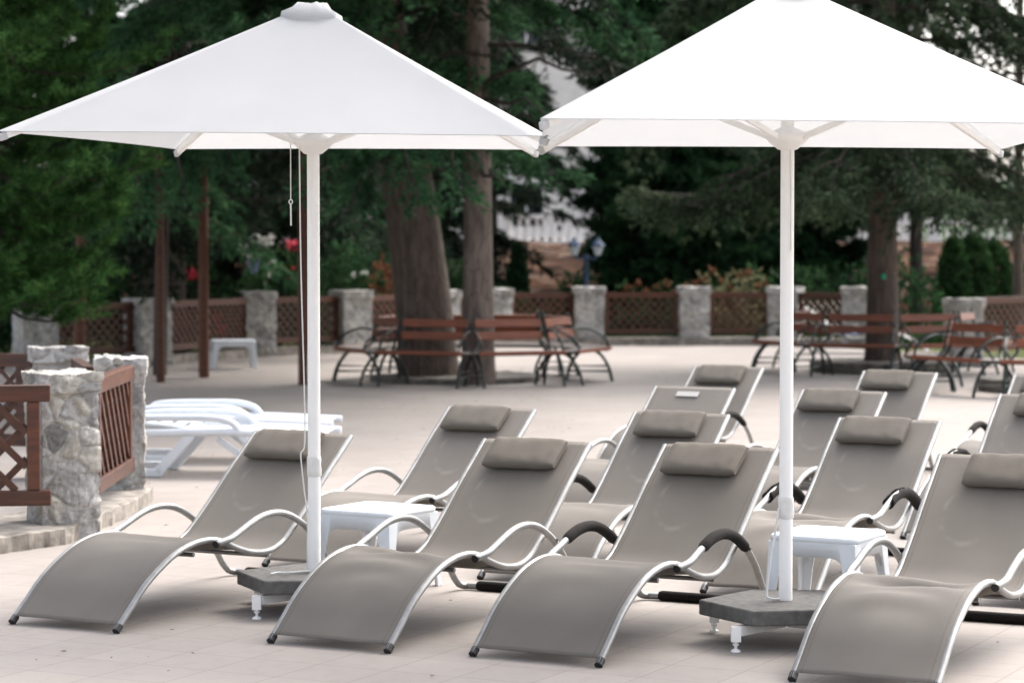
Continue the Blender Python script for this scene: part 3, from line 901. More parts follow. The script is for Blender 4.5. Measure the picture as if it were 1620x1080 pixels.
# far wall: pillars in order from left to right, panels between them
FP = [(-9.0, 33.6, 1.00), (-6.9, 35.0, 1.00), (-5.50, 36.5, 1.00), (-4.20, 39.6, 1.05), (-2.73, 41.0, 1.04), (-1.25, 42.8, 1.02), (-.30, 43.6, 1.03),
      (1.40, 44.2, 1.05), (3.33, 44.3, 1.05), (5.02, 44.4, 1.05), (6.25, 43.4, 1.06)]
flab = ['rubble pillar of the far wall beyond the left picture edge', 'leftmost pillar of the far wall, below the pine', 'far wall pillar left of the two thin brown posts', 'far wall pillar behind the far white table, flowers above it',
        'far wall pillar just right of the left parasol pole', 'far wall pillar hidden behind the thick leaning trunk', 'far wall pillar beside the straight pale trunk', 'far wall pillar under the blue lamp post',
        'far wall pillar under the rust coloured flower heads', 'far wall pillar crossed by the right parasol pole', 'far wall pillar left of the single tree on the right']
plab = ['far lattice panel beyond the left picture edge', 'leftmost far lattice panel, below the pine', 'far lattice panel crossed by the two thin brown posts', 'far lattice panel right of the far white table',
        'far lattice panel behind the left tree bench', 'far lattice panel behind the thick leaning trunk', 'far lattice panel between straight trunk and lamp post', 'far lattice panel right of the blue lamp post',
        'far lattice panel left of the right parasol pole', 'far lattice panel behind the right parasol pole']
for i, (x, y, h) in enumerate(FP):
    j = min(i, len(FP) - 2); dx, dy = FP[j + 1][0] - FP[j][0], FP[j + 1][1] - FP[j][1]
    if i == 0: continue
    pillar(x, y, math.atan2(dy, dx) * .6, .52, h, flab[i], 10 + i, .035, .03)
for i in range(1, len(FP) - 1):
    a = Vector((FP[i][0], FP[i][1], 0)); b2 = Vector((FP[i + 1][0], FP[i + 1][1], 0)); d = (b2 - a).normalized()
    fence_panel(a + d * .24, b2 - d * .24, .20, .96, plab[i], False, WOOD)
kp = []
for x, y, h in FP[1:]: kp.append((x, y - .38))
kp2 = [(x, y + .30) for x, y, h in FP[1:]][::-1]
footing('stone_kerb', kp + kp2, .13, 9, 'low stone kerb running under the far railing')
pillar(6.78, 36.3, R(8), .46, 1.0, 'stone pillar right of the single tree, at the start of the arched railing', 31, .035, .03)
pillar(8.8, 38.2, R(8), .46, 1.05, 'stone pillar of the arched railing at the right picture edge', 32, .035, .03)
fence_panel((7.02, 36.5, 0), (8.58, 38.0, 0), .20, 1.02, 'far lattice panel at the right edge behind the dark benches', False, WOOD)

# --------------------------------------------------------------- benches
def make_bench(label, L, grey=False):
    root = thing('park_bench', label, 'bench', (0, 0, 0), 0, 'slatted benches round the trees')
    sm = SLATG if grey else SLAT
    s = MB()
    for k in range(5):
        s.box((0, -.27 + k * .085, .445 - .006 * k), (L, .070, .026))
    s.build('seat', SLATG, root, .004)
    MB().box((0, -.318, .438), (L, .026, .05)).build('front_slat', SLAT, root, .004)
    bk = MB()
    for y, z in ((.165, .64), (.205, .80)):
        bk.box((0, y, z), (L * .76, .028, .100), M=Matrix.Rotation(R(-14), 4, 'X'))
    bk.build('backrest', SLAT, root, .004)
    for sx in (-1, 1):
        x = sx * L * .46
        f = MB()
        arch = catmull([(x, -.36, 0), (x, -.30, .20), (x, -.17, .37), (x, -.02, .415), (x, .13, .36), (x, .25, .20), (x, .30, 0)], 5)
        f.tube(arch, .020, 8)
        f.tube([(x, -.31, .13), (x, .28, .13)], .010, 6); f.tube([(x, -.28, .20), (x, .26, .20)], .008, 6)
        f.tube([(x, -.30, .415), (x, .10, .40)], .015, 6)
        xb = sx * L * .37
        f.tube(catmull([(x, .06, .40), (xb, .15, .52), (xb, .185, .66), (xb, .235, .90)], 5), .017, 8)
        f.tube(catmull([(xb, .19, .68), (x, .05, .70), (x, -.12, .66), (x, -.27, .55), (x, -.31, .43)], 5), .015, 8)
        f.build('iron_frame', IRON, root)
    f = MB(); f.tube([(-L * .45, -.02, .06 + .34), (L * .45, -.02, .40)], .012, 6); f.build('stretcher', IRON, root)
    return root
def bench_ring(cx, cy, ap, n, rot, labels, L, skip=()):
    first = None
    for k in range(n):
        if k in skip: continue
        ang = rot + k * 2 * PI / n           # 0 = facing the camera
        if proto[0] is None or proto[1] != L:
            b = make_bench(labels[k], L); proto[0] = b; proto[1] = L
        else:
            b = copy_tree(proto[0]); b['label'] = labels[k]
        b.location = (cx - math.sin(ang) * -ap, cy - math.cos(ang) * ap, 0)
        b.rotation_euler.z = ang
proto = [None, 0]
bl = ['bench facing forward in front of the thick leaning trunk', 'bench facing forward in front of the straight pale trunk', 'bench facing right at the right end of the two tree ring',
      'bench on the back right side of the two tree ring', 'rear bench seen behind the straight pale trunk', 'rear bench seen behind the thick leaning trunk', 'bench on the back left side of the two tree ring', 'bench with grey seat facing left, next to the left parasol pole']
# ring rotated so a gap between two benches faces the camera
bench_ring(-.52, 32.2, 1.42, 8, R(-22.5), bl, 1.20)
bl2 = ['bench in front of the single tree, left half', 'bench in front of the single tree, right half', 'bench on the right side of the single tree', 'rear right bench behind the single tree',
       'rear bench behind the single tree', 'rear left bench behind the single tree', 'far left bench behind the single tree', 'bench facing left at the left of the single tree']
bench_ring(5.30, 34.6, 1.42, 8, R(-22.5), bl2, 1.20, (3, 4, 5))
bl3 = ['dark bench nearest the right picture edge, facing forward', 'bench beyond the right picture edge', '', '', '', '', 'dark bench at right seen from its end, behind the nearest right edge bench', 'dark bench with grey seat facing left near the right picture edge']
bench_ring(6.80, 29.9, 1.55, 8, R(-15), bl3, 1.25, (2, 3, 4, 5))

# stone tree rings
def tree_ring(x, y, r, seed, label, z=.16):
    n = 40
    pl_o = [(x + r * math.cos(2 * PI * k / n), y + r * math.sin(2 * PI * k / n)) for k in range(n)]
    footing('tree_ring', pl_o, z, seed, label, DARKSTONE)
tree_ring(5.30, 34.6, 1.02, 5, 'low dark stone ring round the foot of the single tree')
tree_ring(6.80, 29.9, 1.0, 6, 'low dark stone ring under the right edge benches')
tree_ring(-.75, 32.2, 1.12, 7, 'low stone kerb round the two big trunks', .08)

# far lounger on the terrace, with a towel
make_lounger(7.0, 40.5, -78, 'far taupe lounger standing crosswise behind the benches of the single tree', None, None, False, .3, .0, 15)
tw = MB(); tv = []; tf = []
for i in range(13):
    for k in range(9):
        u = i / 12; v = k / 8
        tv.append((5.35 + u * .75, 40.55 + v * .52 - .2 * u, .315 + .08 * max(0, .4 - u) + .05 * mnoise.noise((u * 5, v * 5, 1)) + .03))
for i in range(12):
    for k in range(8): tf.append((i * 9 + k, (i + 1) * 9 + k, (i + 1) * 9 + k + 1, i * 9 + k + 1))
tw.add(tv, tf, True); to = tw.build('towel', TOWEL); m_ = to.modifiers.new('thick', 'SOLIDIFY'); m_.thickness = .012
tag(to, 'crumpled blue grey towel lying on the far crosswise lounger', 'towel')

# ------------------------------------------------------------- brown posts
def post(x, y, h, r, label, lean=0):
    o = MB().tube([(0, 0, 0), (lean * .5, 0, h * .5), (lean, 0, h)], [r * 1.05, r, r * .95], 12).build('wooden_post', POST, None, loc=(x, y, 0))
    tag(o, label, 'post', 'brown wooden posts')
post(-4.62, 31.75, 3.0, .055, 'thin brown wooden post, the left one of the close pair')
post(-4.21, 33.0, 3.2, .070, 'brown wooden post, the thicker right one of the close pair')
post(-2.70, 31.2, 3.1, .06, 'brown wooden post beside the left parasol pole')
post(-5.75, 32.0, 2.6, .075, 'brown wooden post at far left in front of the pine', .08)

# ------------------------------------------------------------------ trees
def needles(rng, P, D, k, ln, wd, spread, fine=False):
    """k rhombic leaves from each point P along direction D"""
    n = len(P)
    if fine: k = int(k * 1.5 + .5); ln = ln * 1.2; wd = wd * .55
    P = np.repeat(P, k, axis=0); D = np.repeat(D, k, axis=0)
    d = D + rng.normal(size=D.shape) * spread
    d /= np.linalg.norm(d, axis=1)[:, None] + 1e-9
    s = np.cross(d, rng.normal(size=d.shape)); s /= np.linalg.norm(s, axis=1)[:, None] + 1e-9
    l = ln * rng.uniform(.6, 1.25, size=(len(P), 1)); w = wd * rng.uniform(.7, 1.3, size=(len(P), 1))
    V = np.stack([P, P + d * l * .45 + s * w / 2, P + d * l, P + d * l * .45 - s * w / 2], axis=1)
    return V

def spray(rng, pts, ltw, k, ln, wd, tsp, tstep, droop, spread, up=0.0):
    """needle sprays along one branch given as polyline pts (n,3)"""
    pts = np.asarray(pts, float)
    seg = np.linalg.norm(np.diff(pts, axis=0), axis=1); cum = np.concatenate([[0], np.cumsum(seg)]); L = cum[-1]
    nt_ = max(3, int(L / tsp))
    allP = []; allD = []
    t = np.sort(rng.uniform(.12, 1.0, nt_))
    for ti in t:
        s = ti * L; i = min(np.searchsorted(cum, s, side='right') - 1, len(seg) - 1)
        f = (s - cum[i]) / seg[i]; p = pts[i] * (1 - f) + pts[i + 1] * f
        d = (pts[i + 1] - pts[i]) / seg[i]
        side = np.cross(d, [0, 0, 1]); side /= np.linalg.norm(side) + 1e-9
        for sg in (-1, 1):
            if rng.random() < .12: continue
            a = rng.uniform(.6, 1.1)
            dr = d * math.cos(a) + side * sg * math.sin(a) + np.array([0, 0, up + rng.normal() * .15])
            dr /= np.linalg.norm(dr)
            lt = 1.12 * ltw * (1.15 - .8 * ti) * rng.uniform(.6, 1.2)
            m = max(2, int(lt / tstep)); u = np.linspace(.1, 1, m)[:, None]
            Q = p + dr * (u * lt) + np.array([0, 0, -1.0]) * (u ** 2) * lt * droop * rng.uniform(.5, 1.3)
            allP.append(Q); allD.append(np.repeat((dr + np.array([0, 0, -droop * .6]))[None, :], m, 0))
    allP.append(pts[-1:]); allD.append((pts[-1] - pts[-2])[None, :] / (seg[-1] + 1e-9))
    return needles(rng, np.concatenate(allP), np.concatenate(allD), k, ln, wd, spread * .75, True)

def branch_line(p0, az, L, rise, droop, n=8, wig=.06, rng=None):
    t = np.linspace(0, 1, n)
    dirv = np.array([math.cos(az), math.sin(az), 0])
    pts = p0[None, :] + dirv[None, :] * (t[:, None] * L)
    pts[:, 2] += L * (rise * t - droop * t * t)
    if rng is not None:
        w = rng.normal(size=(n, 3)) * wig * L * t[:, None] * .35
        pts += w
    return pts

def conifer(name, label, group, trunk, z0, z1, nb, reach, fol, bark, seed, rise=.15, droop=.45, ltw=.55, k=4, ln=.10, wd=.028, tsp=.13, tstep=.085,
            tdroop=.35, spread=.55, extra=(), bare=0, limb_r=.035, azr=None, tr_n=14, zmin=.3, overhead=(), lowz=0):
    rng = np.random.default_rng(seed)
    base = trunk[0]
    root = thing(name, label, 'tree', (base[0], base[1], 0), 0, group)
    tp = catmull([(x - base[0], y - base[1], z) for x, y, z, r in trunk], 5)
    rr = np.interp(np.linspace(0, len(trunk) - 1, len(tp)), range(len(trunk)), [q[3] for q in trunk])
    tb = MB(); tb.tube(tp, [float(a) for a in rr], tr_n); ntf = len(tb.f)
    tz = np.array([p.z for p in tp]); tx = np.array([p.x for p in tp]); ty = np.array([p.y for p in tp])
    chunks = []
    for i in range(nb):
        u = (i + rng.uniform(0, 1)) / nb
        z = z0 + (z1 - z0) * u
        L = reach(u) * rng.uniform(.75, 1.15)
        if z < lowz: L *= .5
        if L < .15: continue
        az = i * 2.399963 + rng.uniform(-.5, .5)
        if azr: az = rng.uniform(*azr)
        p0 = np.array([np.interp(z, tz, tx), np.interp(z, tz, ty), z])
        pts = branch_line(p0, az, L, rise + rng.uniform(-.1, .1), droop * rng.uniform(.7, 1.3), 8, .10, rng)
        pts[:, 2] = np.maximum(pts[:, 2], zmin + .15 * rng.normal() + .1 * np.sin(np.arange(8)))
        hi = z > 8.5
        chunks.append(spray(rng, pts, ltw * (.6 + .4 * min(1, L / 2)), k + 2 if not hi else max(2, k // 2), ln * (1.6 if hi else 1.15), wd * (1.9 if hi else 1.25), tsp * (1.6 if hi else .72), tstep * (1.5 if hi else .9), tdroop, spread))
        if not hi and L > 1.2:      # side branches fill the plate of the bough
            for sg in (-1, 1):
                for q in (2, 4, 5):
                    l2 = L * (.62 - .09 * q) * rng.uniform(.7, 1.2)
                    p2 = branch_line(pts[q], az + sg * rng.uniform(.5, 1.0), l2, rise * .5, droop * rng.uniform(.8, 1.6), 6, .10, rng); p2[:, 2] = np.maximum(p2[:, 2], zmin - .1)
                    chunks.append(spray(rng, p2, ltw * .62, k, ln * 1.1, wd * 1.2, tsp * .95, tstep, tdroop, spread))
                    tb.tube([tuple(p) for p in p2], [.014 * (1 - .8 * e / 5) for e in range(6)], 4, False)
        lr = limb_r * min(1.3, .4 + L / 3)
        if not hi:
            tb.tube([tuple(p) for p in pts], [lr * (1 - .85 * q / 7) for q in range(8)], 5, False)
    for (z, az, L) in overhead:         # long high boughs reaching out over the terrace
        p0 = np.array([np.interp(z, tz, tx), np.interp(z, tz, ty), z])
        pts = branch_line(p0, az, L, .10, .08, 10, .06, rng)
        tb.tube([tuple(p) for p in pts], [.07 * (1 - .85 * q / 9) for q in range(10)], 6, False)
        chunks.append(spray(rng, pts, 1.0, 4, .26, .09, .12, .12, .25, .5))
        for sg in (-1, 1):
            for q in range(2, 9):
                p2 = branch_line(pts[q], az + sg * rng.uniform(.6, 1.0), L * .30 * rng.uniform(.7, 1.2), .0, .10, 6, .08, rng)
                chunks.append(spray(rng, p2, .8, 4, .26, .09, .14, .12, .25, .5))
                tb.tube([tuple(p) for p in p2], [.02 * (1 - .8 * e / 5) for e in range(6)], 4, False)
    for (a, mids, b2) in extra:
        pl_ = catmull([Vector(q) - Vector((base[0], base[1], 0)) for q in [a] + list(mids) + [b2]], 5)
        pts = np.array([tuple(p) for p in pl_])
        chunks.append(spray(rng, pts, ltw * .95, k + 1, ln, wd, tsp * .6, tstep * .8, tdroop * 1.2, spread))
        n = len(pl_); tb.tube(pl_, [limb_r * 1.1 * (1 - .85 * q / (n - 1)) for q in range(n)], 6, False)
    for i in range(bare):
        z = z0 * .6 + rng.uniform(0, 1) * (7 - z0 * .6)
        p0 = np.array([np.interp(z, tz, tx), np.interp(z, tz, ty), z])
        pts = branch_line(p0, rng.uniform(0, 2 * PI), rng.uniform(1.0, 3.4), rng.uniform(-.1, .35), rng.uniform(0, .35), 8, .2, rng)
        tb.tube([tuple(p) for p in pts], [.04 * (1 - .9 * q / 7) for q in range(8)], 5, False)
    to_ = tb.build('trunk', bark, root); to_.data.materials.append(BARK3)
    to_.data.polygons.foreach_set('material_index', [0 if i < ntf else 1 for i in range(len(tb.f))])
    if chunks: quad_mesh('crown', np.concatenate(chunks), fol, root)
    return root

def flare(x, y, r, top, lean=(0, 0), h=9.0):
    """trunk with a flared foot"""
    return [(x, y, 0, r * 1.38), (x + lean[0] * .03, y, .25, r * 1.12), (x + lean[0] * .12, y, 1.1, r), (x + lean[0] * .35, y + lean[1] * .35, 3.0, r * .86), (x + lean[0] * .7, y + lean[1] * .7, 6.0, r * .66), (x + lean[0] * 1.1, y + lean[1], h, top)]

big = 'tall conifers behind the terrace'
# the two trunks inside the bench ring
conifer('cedar_tree', 'thick leaning cedar trunk standing in the left half of the bench ring', big, [(-1.10, 32.2, 0, .44), (-1.12, 32.2, .3, .40), (-1.19, 32.2, 1.1, .375), (-1.36, 32.25, 2.4, .35), (-1.62, 32.3, 4.2, .30), (-1.9, 32.4, 6.5, .25), (-2.2, 32.6, 13, .10)], 3.1, 12.5, 46, lambda u: 4.6 * (1 - u * .75) + .4, F_CEDAR, BARK1, 11, zmin=2.7, lowz=4.5, overhead=[(5.8, R(-84), 8.0), (6.2, R(-106), 9.0), (6.0, R(-128), 8.5), (6.6, R(-148), 7.5), (5.6, R(-70), 7.0), (6.9, R(-95), 8.5), (6.5, R(-117), 9.0), (7.0, R(-138), 9.0)],
        rise=.22, droop=.42, ltw=.62, ln=.11, wd=.034, extra=[
            ((-1.3, 31.8, 3.7), [(-1.9, 30.8, 3.35), (-2.35, 30.1, 2.85)], (-2.55, 29.7, 2.35)),
            ((-1.3, 31.8, 3.5), [(-1.4, 30.8, 3.25), (-1.3, 30.2, 2.8)], (-1.15, 29.9, 2.35)),
            ((-1.2, 31.9, 3.8), [(-.8, 30.9, 3.3), (-.75, 30.3, 2.85)], (-.6, 30.0, 2.45)),
            ((-1.3, 31.8, 3.3), [(-1.7, 30.9, 2.9), (-1.95, 30.4, 2.5)], (-2.05, 30.2, 2.1))], bare=10)
conifer('spruce_tree', 'straight pale barked spruce trunk standing in the right half of the bench ring', big, flare(-.44, 31.35, .20, .09, (0, 0), 13), 4.3, 12.8, 24, lambda u: 3.0 * (1 - u * .8) + .3, F_DARK, BARK2, 12, zmin=2.9,
        rise=.1, droop=.5, ltw=.5, bare=16)
# single tree on the right, drooping branches
conifer('spruce_tree', 'single spruce on the right with drooping branches, ringed by benches', big, flare(5.30, 34.6, .225, .08, (0, 0), 12), 2.7, 11.5, 60, lambda u: 4.0 * (1 - u * .78) + .3, F_SPRUCE, BARK1, 13, zmin=2.45,
        rise=.10, droop=.52, ltw=.62, ln=.10, wd=.03, tdroop=.8, extra=[
            ((5.3, 34.4, 3.1), [(4.3, 33.6, 3.05), (3.5, 33.0, 2.8)], (2.9, 32.8, 2.5)),
            ((5.3, 34.4, 3.2), [(6.2, 33.6, 3.1), (7.0, 33.2, 2.75)], (7.6, 33.0, 2.35)),
            ((5.3, 34.4, 3.0), [(5.6, 33.6, 2.9), (5.9, 33.0, 2.6)], (6.1, 32.6, 2.35)),
            ((5.3, 34.4, 3.3), [(4.9, 33.6, 3.15), (4.6, 33.0, 2.85)], (4.45, 32.7, 2.6))], bare=6)
mk = MB().lathe([(.030, 0), (.03, .006), (.012, .010)], 14).build('paint_mark', GREENM)
mk.parent = bpy.data.objects['spruce_tree.001']; mk.location = (-.02, -.232, 1.36); mk.rotation_euler = (R(90), 0, 0); mk.scale = (1.3, 1.5, 1)

# bright pine near left
def pine(name, label, x, y, h, seed, nb=70):
    rng = np.random.default_rng(seed)
    root = thing(name, label, 'tree', (x, y, 0), 0, None)
    tb = MB(); tb.tube([(0, 0, 0), (.1, 0, 2), (0, .1, 4), (0, 0, h)], [.17, .14, .10, .03], 12)
    ch = []
    for i in range(nb):
        u = (i + rng.random()) / nb; z = 1.30 + (h - 1.35) * u
        L = (1.72 * (1 - max(0, u - .45) * 1.5)) * rng.uniform(.65, 1.1) * (.72 + .28 * min(1, u * 5))
        if L < .3: L = .3
        az = i * 2.399963 + rng.uniform(-.4, .4)
        p0 = np.array([0, 0, z])
        pts = branch_line(p0, az, L, .25, -.02, 8, .10, rng); pts[:, 2] -= .55 * L * np.sin(np.linspace(0, 1, 8) * 2.2) * (.9 - u * .8)
        tb.tube([tuple(p) for p in pts], [.025 * (1 - .8 * q / 7) for q in range(8)], 5, False)
        # side shoots ending in upright brushes of long needles
        for t in np.sort(rng.uniform(.15, 1.0, int(12 + L * 17))):
            j = min(int(t * 7), 6); f = t * 7 - j; p = pts[j] * (1 - f) + pts[j + 1] * f
            d = pts[j + 1] - pts[j]; d /= np.linalg.norm(d)
            a = rng.uniform(-1.2, 1.2); c, s = math.cos(a), math.sin(a)
            d2 = np.array([d[0] * c - d[1] * s, d[0] * s + d[1] * c, .35 + rng.uniform(-.25, .5)]); d2 /= np.linalg.norm(d2)
            ls = rng.uniform(.14, .36); m = 8
            Q = p + d2 * (np.linspace(.15, 1, m)[:, None] * ls)
            ch.append(needles(rng, Q, np.repeat(d2[None, :], m, 0), 9, .12, .010, .55))
    tb.build('trunk', BARK3, root)
    quad_mesh('crown', np.concatenate(ch), F_PINE, root)
    return root
pine('pine_tree', 'bright green bushy pine with long needles at the left picture edge', -5.55, 25.2, 7.0, 21, 125)

# dark cedars and spruces standing behind
conifer('cedar_tree', 'dark spreading cedar behind the pine, with bare brown limbs', big, flare(-5.6, 38.5, .36, .1, (.4, 0), 13), 2.2, 12.5, 60, lambda u: 5.6 * (1 - u * .75) + .5, F_DARK, BARK3, 31,
        rise=.25, droop=.40, ltw=.7, ln=.13, wd=.042, tsp=.17, bare=26, extra=[])
conifer('cedar_tree', 'young green cedar with hanging boughs above the pair of brown posts', big, [(-4.9, 33.6, 0, .10), (-4.85, 33.6, 2, .09), (-4.7, 33.6, 4.5, .06), (-4.6, 33.6, 7, .03)], 2.2, 6.8, 24, lambda u: 1.5 * (1 - u * .6) + .3, F_CEDAR, BARK3, 32,
        rise=.1, droop=.5, ltw=.45, ln=.11, wd=.032, tdroop=.9, extra=[
            ((-4.7, 33.5, 3.9), [(-4.1, 32.4, 3.55), (-3.75, 31.6, 3.2)], (-3.6, 31.0, 2.7)),
            ((-4.8, 33.5, 3.4), [(-4.5, 32.2, 3.1), (-4.3, 31.4, 2.8)], (-4.15, 30.8, 2.35)),
            ((-4.8, 33.5, 3.2), [(-4.9, 32.2, 2.9), (-4.85, 31.4, 2.6)], (-4.75, 30.9, 2.2)),
            ((-4.8, 33.5, 3.0), [(-5.3, 32.2, 2.7), (-5.5, 31.4, 2.4)], (-5.6, 30.9, 2.1))])
conifer('spruce_tree', 'dark spruce left of the thick leaning trunk, far behind', big, flare(-2.6, 50.0, .28, .08, (.2, 0), 13), 1.0, 12.5, 64, lambda u: 4.0 * (1 - u * .8) + .3, F_DARK, BARK3, 33, rise=.1, droop=.5, ltw=.7, ln=.15, wd=.05, tsp=.18, tstep=.11)
conifer('spruce_tree', 'far dark spruce between leaning trunk and straight trunk', big, flare(-2.0, 60.0, .22, .08, (.2, 0), 13), 3.2, 12.5, 36, lambda u: 2.0 * (1 - u * .8) + .3, F_DARK, BARK2, 34, zmin=2.9, rise=.1, droop=.5, ltw=.7, ln=.17, wd=.06, tsp=.2, tstep=.13, bare=12)
for i, (x, y, h, rc, lab) in enumerate(((3.15, 49.5, 7.5, 1.5, 'dense dark green conifer right of the lamp post'), (4.3, 51.0, 8.5, 1.9, 'dense dark conifer behind the right parasol pole'),
                                        (6.2, 52.5, 8.0, 1.9, 'dense dark conifer just left of the single tree trunk'), (3.4, 56, 10.5, 2.2, 'tall dark conifer standing behind the dense ones'))):
    conifer('yew_tree', lab, 'dense dark conifers beyond the far wall', [(x, y, 0, .16), (x, y, 2, .14), (x, y, h * .6, .09), (x, y, h, .03)], .25, h - .2, 120, lambda u, rc=rc: rc * (1.0 - .55 * u ** 1.6) * (.72 + .28 * min(1, u * 4)) + .1, F_YEW, BARK3, 40 + i,
            rise=.35, droop=.15, ltw=.55, ln=.16, wd=.055, tsp=.11, tstep=.10, tdroop=.35, spread=.7, limb_r=.02)
conifer('spruce_tree', 'slim far spruce right of the single tree', big, flare(8.6, 51.5, .15, .05, (0, 0), 12), 2.7, 5.0, 16, lambda u: 1.3 * (1 - u * .8) + .3, F_DARK, BARK3, 51, zmin=2.7, rise=.05, droop=.5, ltw=.6, ln=.15, wd=.05, tsp=.17, tstep=.11, bare=5)
conifer('spruce_tree', 'thin reddish trunk at the right picture edge', big, flare(9.1, 43.5, .10, .05, (0, 0), 11), 6.8, 10.5, 20, lambda u: 1.8 * (1 - u * .8) + .3, F_SPRUCE, BARK1, 52, rise=.05, droop=.45, ltw=.55, ln=.13, wd=.042, bare=5)
conifer('spruce_tree', 'far spruce above the right parasol, left of the sky gap', big, flare(7.4, 58, .2, .06, (0, 0), 14), 3.4, 13.5, 56, lambda u: 3.6 * (1 - u * .75) + .3, F_DARK, BARK3, 54, zmin=3.3, rise=.1, droop=.5, ltw=.75, ln=.17, wd=.06, tsp=.2, tstep=.13)
conifer('spruce_tree', 'far dark spruce behind the left parasol', big, flare(-6.2, 52, .24, .08, (0, 0), 13), .8, 12.5, 60, lambda u: 4.0 * (1 - u * .75) + .3, F_DARK, BARK3, 55, rise=.1, droop=.5, ltw=.75, ln=.17, wd=.06, tsp=.2, tstep=.13)
conifer('spruce_tree', 'far dark spruce behind the pine', big, flare(-10.5, 50, .24, .08, (0, 0), 13), .8, 12.5, 50, lambda u: 4.2 * (1 - u * .75) + .3, F_DARK, BARK3, 56, rise=.1, droop=.5, ltw=.75, ln=.17, wd=.06, tsp=.2, tstep=.13)
conifer('spruce_tree', 'far dark spruce at the right picture edge, behind the thin reddish trunk', big, flare(16.0, 58, .24, .08, (0, 0), 13), 1.2, 12.5, 60, lambda u: 4.2 * (1 - u * .75) + .3, F_DARK, BARK3, 57, rise=.1, droop=.5, ltw=.75, ln=.17, wd=.06, tsp=.2, tstep=.13)

conifer('spruce_tree', 'far spruce with high hanging boughs between the two parasols', big, flare(-.48, 57.0, .16, .06, (0, 0), 12), 4.2, 11.5, 34, lambda u: 2.5 * (1 - u * .75) + .3, F_DARK, BARK3, 58, zmin=3.5, rise=.05, droop=.5, ltw=.65, ln=.16, wd=.055, tsp=.18, tstep=.12)

# ---------------------------------------------------------------- shrubs
def shrub(name, label, x, y, rx_, ry_, h, fol, seed, n=900, k=4, ln=.12, wd=.05, z0=0.0, extra=None, group='shrubs and flowers beyond the far wall', cat='shrub', shape='round', stem=True):
    rng = np.random.default_rng(seed)
    root = thing(name, label, cat, (x, y, z0), 0, group)
    d = rng.normal(size=(n, 3)); d /= np.linalg.norm(d, axis=1)[:, None]; d[:, 2] = np.abs(d[:, 2]) if shape == 'round' else d[:, 2]
    lump = 1 + .22 * np.sin(d[:, 0] * 5 + seed) * np.cos(d[:, 1] * 4 + d[:, 2] * 6 + seed)
    r = rng.uniform(.45, 1.0, size=n) ** .5 * lump
    if shape == 'column':
        u = rng.uniform(.02, 1, n); rad = np.sqrt(rng.uniform(.3, 1, n)) * (1 - u ** 2.2) ** .6; a = rng.uniform(0, 2 * PI, n)
        P = np.stack([np.cos(a) * rad * rx_, np.sin(a) * rad * ry_, u * h], 1); D = np.stack([np.cos(a) * .35, np.sin(a) * .35, np.ones(n)], 1)
    elif shape == 'stalks':
        a = rng.uniform(0, 2 * PI, n); q = np.sqrt(rng.uniform(0, 1, n)); u = rng.uniform(.05, 1, n)
        P = np.stack([np.cos(a) * q * rx_ * (.6 + .4 * u), np.sin(a) * q * ry_, u * h * (.7 + .3 * np.sin(a * 3))], 1); D = np.stack([np.cos(a) * .4, np.sin(a) * .4, np.ones(n)], 1)
    else:
        P = d * r[:, None] * np.array([rx_, ry_, h]) ; D = d + np.array([0, 0, .3])
    st = MB()
    for i in range(9):
        a = i * .7; st.tube([(0, 0, 0), (math.cos(a) * rx_ * .3, math.sin(a) * ry_ * .3, h * .35), (math.cos(a) * rx_ * .6, math.sin(a) * ry_ * .6, h * .75)], [.018, .012, .005], 5, False)
    st.build('stems', BARK3, root)
    quad_mesh('foliage', needles(rng, P, D, k, ln, wd, .6), fol, root)
    if extra:
        for (mat, nm, pts, r_) in extra:
            for (px_, py_, pz_) in pts:
                Q = rng.normal(size=(34, 3)) * r_ * .30 + np.array([px_ - x, py_ - y, pz_ - z0])
                DD = rng.normal(size=Q.shape); DD[:, 1] -= .4
                quad_mesh(nm, needles(rng, Q, DD, 2, r_ * .55, r_ * .45, .4), mat, root)
    return root
def px2(px_, py_, D):
    return ((px_ - 810) / 3825 * D, D, 1.76 + (393 - py_) / 3825 * D)
shrub('oleander_bush', 'oleander bush with pink flowers between the two brown posts', -5.3, 39.6, .95, .7, 1.65, F_BUSH, 61, 900, extra=[(PINKF, 'flower', [px2(275, 462, 38.9), px2(272, 440, 38.8), px2(302, 434, 38.9), px2(345, 505, 39.0), px2(347, 520, 39.0)], .15)])
shrub('oleander_bush', 'oleander bush with white and violet flowers behind the far pillar', -4.05, 42.2, 1.0, .7, 1.75, F_BUSH, 62, 1000, extra=[(WHITEF, 'white_flower', [px2(426, 423, 41.4), px2(392, 395, 41.5), px2(420, 383, 41.5)], .17), (VIOLF, 'violet_flower', [px2(402, 420, 41.4)], .17)])
shrub('rose_bush', 'rose bush with red flowers left of the left parasol pole', -3.1, 43.0, .8, .6, 1.75, F_BUSH, 63, 800, extra=[(PINKF, 'flower', [px2(456, 428, 42.3), px2(466, 388, 42.4), px2(452, 432, 42.3)], .16)])
shrub('green_shrub', 'dark green shrub right of the left parasol pole', -2.6, 45.4, 1.1, .8, 2.35, F_CEDAR, 64, 1100)
shrub('rust_shrub', 'rust brown shrub left of the thick leaning trunk', -2.25, 44.3, .75, .6, 1.45, F_RUST, 65, 700, extra=[(WHITEF, 'white_flower', [px2(560, 437, 43.6), px2(575, 434, 43.6)], .10)])
shrub('round_bush', 'clipped round green bush between the two big trunks', -1.03, 46.0, .42, .42, 1.42, F_COL, 66, 900, ln=.09)
shrub('small_cypress', 'small dark cypress in front of the reddish bank', .12, 49.0, .24, .24, 1.75, F_YEW, 67, 900, shape='column', ln=.12, z0=.05)
shrub('low_shrub', 'low green shrub at the foot of the small cypress', -.15, 46.6, .8, .5, .95, F_BUSH, 68, 600)
